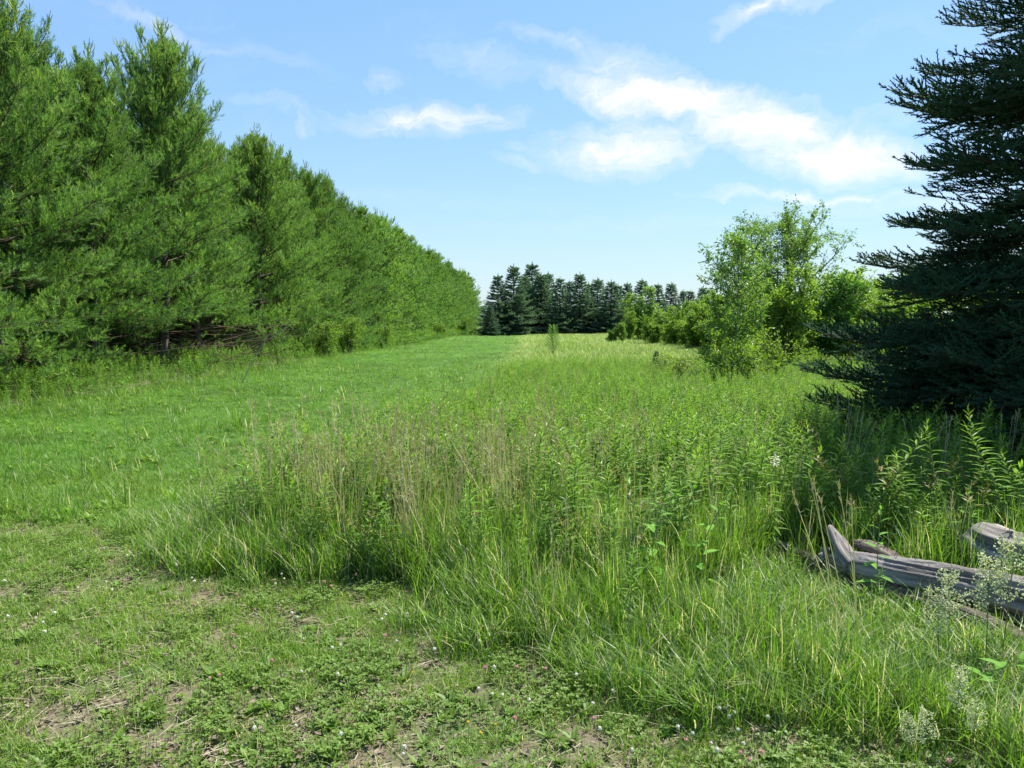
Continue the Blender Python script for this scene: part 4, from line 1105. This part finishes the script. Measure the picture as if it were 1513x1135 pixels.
# --- broad-leaved single plants
def broad_plant(seed, h, nl, ll, lw, mat):
    return weed_meshes(seed, h, nl, ll, lw, False, False, mat)
bp_ = broad_plant(201, .40, 12, .12, .36, 'broad'); bp2 = broad_plant(202, .75, 14, .12, .34, 'broad')
for (px, py, sc, ms_, lab) in [(1455, 1062, .7, bp_, 'broad-leaved milkweed plant in the lower right corner'), (178, 592, 1.15, bp_, 'broad-leaved plant at the lane edge under the first pines'), (216, 596, .8, bp_, 'small yellow-green broad-leaved plant right of the larger one under the pines'),
                               (975, 905, .95, bp2, 'milkweed with pale leaves in the middle right of the tall patch'), (1050, 900, .9, bp2, 'yellow-green broad-leaved weed left of the logs'), (362, 800, .85, bp2, 'broad-leaved weed with yellow leaves at the left of the tall patch'), (1300, 905, .75, bp2, 'bright green broad-leaved weed in front of the grey log'),
                               (1195, 815, .9, bp2, 'pale-tipped leafy plant behind the left end of the thin log'), (1415, 850, .75, bp2, 'leafy green plant between the grey log and the sawn log end')]:
    p = P(px, py, 0)
    t = thing('broad_leaf_plant', lab, 'plant', p, None, R.uniform(0, 6.28), sc); link('stem', ms_[0], t); link('leaves', ms_[1], t)
# cream panicles of bedstraw
def panicle(seed, h):
    r = np.random.default_rng(seed); st, fl = MB(), MB()
    V, Fc = prisms([(0, 0, 0)], [(.03, 0, h)], .0028, .0018); st.add(V, Fc)
    C, S, D = [], [], []
    for z in np.linspace(h * .55, h, 15):
        for _ in range(2):
            a = r.uniform(0, 6.28); ln = .10 * (1.25 - z / h) + .03; p = np.array([.03 * z / h, 0, z]); q = p + azel(np.array(a), np.array(.7)) * ln
            V, Fc = prisms([p], [q], .0014, .0008); st.add(V, Fc)
            for _ in range(16):
                C.append(p + (q - p) * r.uniform(.35, 1.1) + r.normal(0, .009, 3)); D.append(r.normal(0, 1, 3)); S.append(r.uniform(.004, .0085))
    T = (np.array([(-1, 0, 0), (1, 0, 0), (0, 0, 1), (0, 1, .4), (0, -1, .4)]) * .8, np.array([(0, 1, 2), (0, 3, 1), (2, 3, 4), (0, 4, 2)]))
    V, Fc = place(T, frames(np.array(D)), np.array(C), np.array(S)); fl.add(V, Fc, 0, np.repeat(r.random(len(C)), 4))
    return st.mesh('panicle_stem', [M['weed_stem']]), fl.mesh('panicle_flowers', [M['cream']])
pn_ = [panicle(210 + k, .5) for k in range(2)]
for k, (px, py, h, lab) in enumerate([(1478, 990, .60, 'cream flower panicle in front of the log at the right edge'), (1455, 1000, .52, 'second cream flower panicle just left of the tallest one'), (1402, 1005, .48, 'cream flower panicle in front of the grey log middle'), (1388, 1015, .42, 'shorter cream panicle leaning left before the grey log'), (1410, 1125, .33, 'cream flower spray above the milkweed in the lower right'), (1432, 1135, .24, 'small cream flower spray beside the milkweed'), (1340, 1150, .22, 'cream flower spray at the bottom edge'), (1365, 1160, .25, 'rightmost cream flower spray at the bottom edge')]):
    p = P(px, py, 0)
    t = thing('flower_panicle', lab, 'flower', p, 'cream flower panicles by the logs', R.uniform(0, 6.28), h / .5); link('stem', pn_[k % 2][0], t); link('blossom', pn_[k % 2][1], t)
# lilac flower
b, b2 = MB(), MB(); V, Fc = prisms([(0, 0, 0)], [(0, 0, .72)], .003, .002); b.add(V, Fc)
r = np.random.default_rng(6); n = 40
V, Fc = place(leafT2(.8), frames(r.normal(0, 1, (n, 3))), np.stack([r.normal(0, .014, n), r.normal(0, .014, n), .72 + r.normal(0, .022, n)], -1), r.uniform(.012, .018, n)); b2.add(V, Fc, 0, np.repeat(r.random(n), 4))
p = P(1142, 840, 0); t = thing('lilac_flower', 'single pale lilac flower head above the weeds behind the logs', 'flower', p)
link('stem', b.mesh('lilac_stem', [M['weed_stem']]), t); link('blossom', b2.mesh('lilac_blossom', [M['lilac']]), t); link('leaves', WM[0][1], t)

# --- clover heads and other small flowers, each a thing
def head_mesh(mat, seed, sz):
    r = np.random.default_rng(seed); b = MB(); n = 46
    d_ = unit(r.normal(0, 1, (n, 3)) + [0, 0, .35])
    V, Fc = place((np.array([(-.22, 0, .3), (.22, 0, .3), (0, .1, 1.0), (0, -.16, .6)]), np.array([(0, 1, 2), (0, 3, 1), (0, 2, 3)])), frames(d_, r.random(n) * 6), np.zeros((n, 3)), np.full(n, sz)); b.add(V, Fc, 0, np.repeat(r.random(n), 3))
    V, Fc, _ = tube([(0, 0, -sz * .55), (0, 0, -sz * .2), (0, 0, sz * .3), (0, 0, sz * .6)], [sz * .2, sz * .55, sz * .6, sz * .2], 7); b.add(V, Fc, 0, .2)
    return b.mesh('flower_head', [M[mat]])
def stem_mesh(h):
    b = MB(); V, Fc = prisms([(0, 0, -h)], [(0, 0, 0)], .0012, .001); b.add(V, Fc); return b.mesh('flower_stem', [M['weed_stem']])
hw, hp, hy, sm_ = head_mesh('clover_white', 1, .0095), head_mesh('clover_pink', 2, .0105), head_mesh('yellow_petal', 3, .007), stem_mesh(.10)
spots = [(px_, py_) for (px_, py_) in [(155, 810), (160, 822), (185, 820), (190, 812), (233, 812), (236, 822), (232, 805), (262, 832), (275, 830), (150, 805), (270, 828), (380, 815), (385, 825), (390, 818), (222, 775), (225, 810), (415, 850), (420, 858), (418, 866), (412, 862), (435, 895), (65, 920), (62, 932), (80, 908), (20, 908), (5, 860), (120, 860), (110, 870), (290, 855), (300, 863), (285, 858),
         (160, 860), (170, 870), (165, 850), (490, 958), (495, 965), (432, 905), (435, 912), (500, 955), (565, 910), (540, 920), (585, 935), (590, 948), (567, 915), (510, 910), (515, 924), (558, 924), (604, 905), (640, 958), (660, 930), (455, 990), (500, 1000), (600, 1040), (372, 1075), (437, 1077), (505, 1080), (685, 1127), (725, 925), (708, 945), (732, 984), (704, 1018), (714, 1022), (734, 1024), (743, 1030), (784, 1035), (748, 905), (600, 1118), (598, 1105), (1020, 1040), (1045, 1032), (1050, 1040), (1060, 1048), (1070, 1046), (1085, 1052), (1075, 1060), (1000, 1075), (1025, 1085), (1090, 1078), (1080, 1090), (1060, 1105), (1005, 1060), (1100, 1098), (1130, 1060), (880, 1040), (890, 1075), (960, 1085), (975, 1095), (1045, 1100), (935, 1110), (870, 1100), (905, 1020), (850, 1000)] if (px_ // 3 + py_) % 5]
pinks = [(470, 835), (480, 860), (380, 900), (355, 880), (290, 895), (345, 960), (320, 880), (525, 850), (445, 820), (447, 842), (490, 865), (575, 940), (395, 850), (404, 858), (709, 942), (723, 990), (764, 988), (762, 1062), (760, 1035), (805, 990), (640, 875), (320, 995), (405, 975), (310, 1000), (345, 945), (1095, 1112), (1110, 1122), (600, 875), (1400, 1130), (1010, 1092), (875, 1060), (1125, 1112)]
yel = [(612, 994), (690, 1063), (713, 1083), (727, 1072), (1250, 818)]
R2 = np.random.default_rng(99)
for (lst, hd, name, cat, fmt) in ((spots, hw, 'clover_flower', 'clover flower', 'white'), (pinks, hp, 'clover_flower', 'clover flower', 'pink'), (yel[:4], hy, 'buttercup', 'buttercup', 'yellow')):
    for (px, py) in lst:
        hgt = R2.uniform(.07, .11); p = P(px + R2.normal(0, 3), py + R2.normal(0, 2), hgt)
        side = 'left of the bare ground' if px < 330 else 'in the middle foreground' if px < 820 else 'by the lower right edge of the tall patch'
        lab = f'small {fmt} {"clover head" if fmt != "yellow" else "buttercup"} {side}'
        t = thing(name, lab, cat, p, f'{fmt} flowers {side}', R2.uniform(0, 6.28), R2.uniform(.75, 1.15)); t.rotation_euler = (R2.normal(0, .2), R2.normal(0, .2), R2.uniform(0, 6.28))
        link('stem', sm_, t); link('head', hd, t)
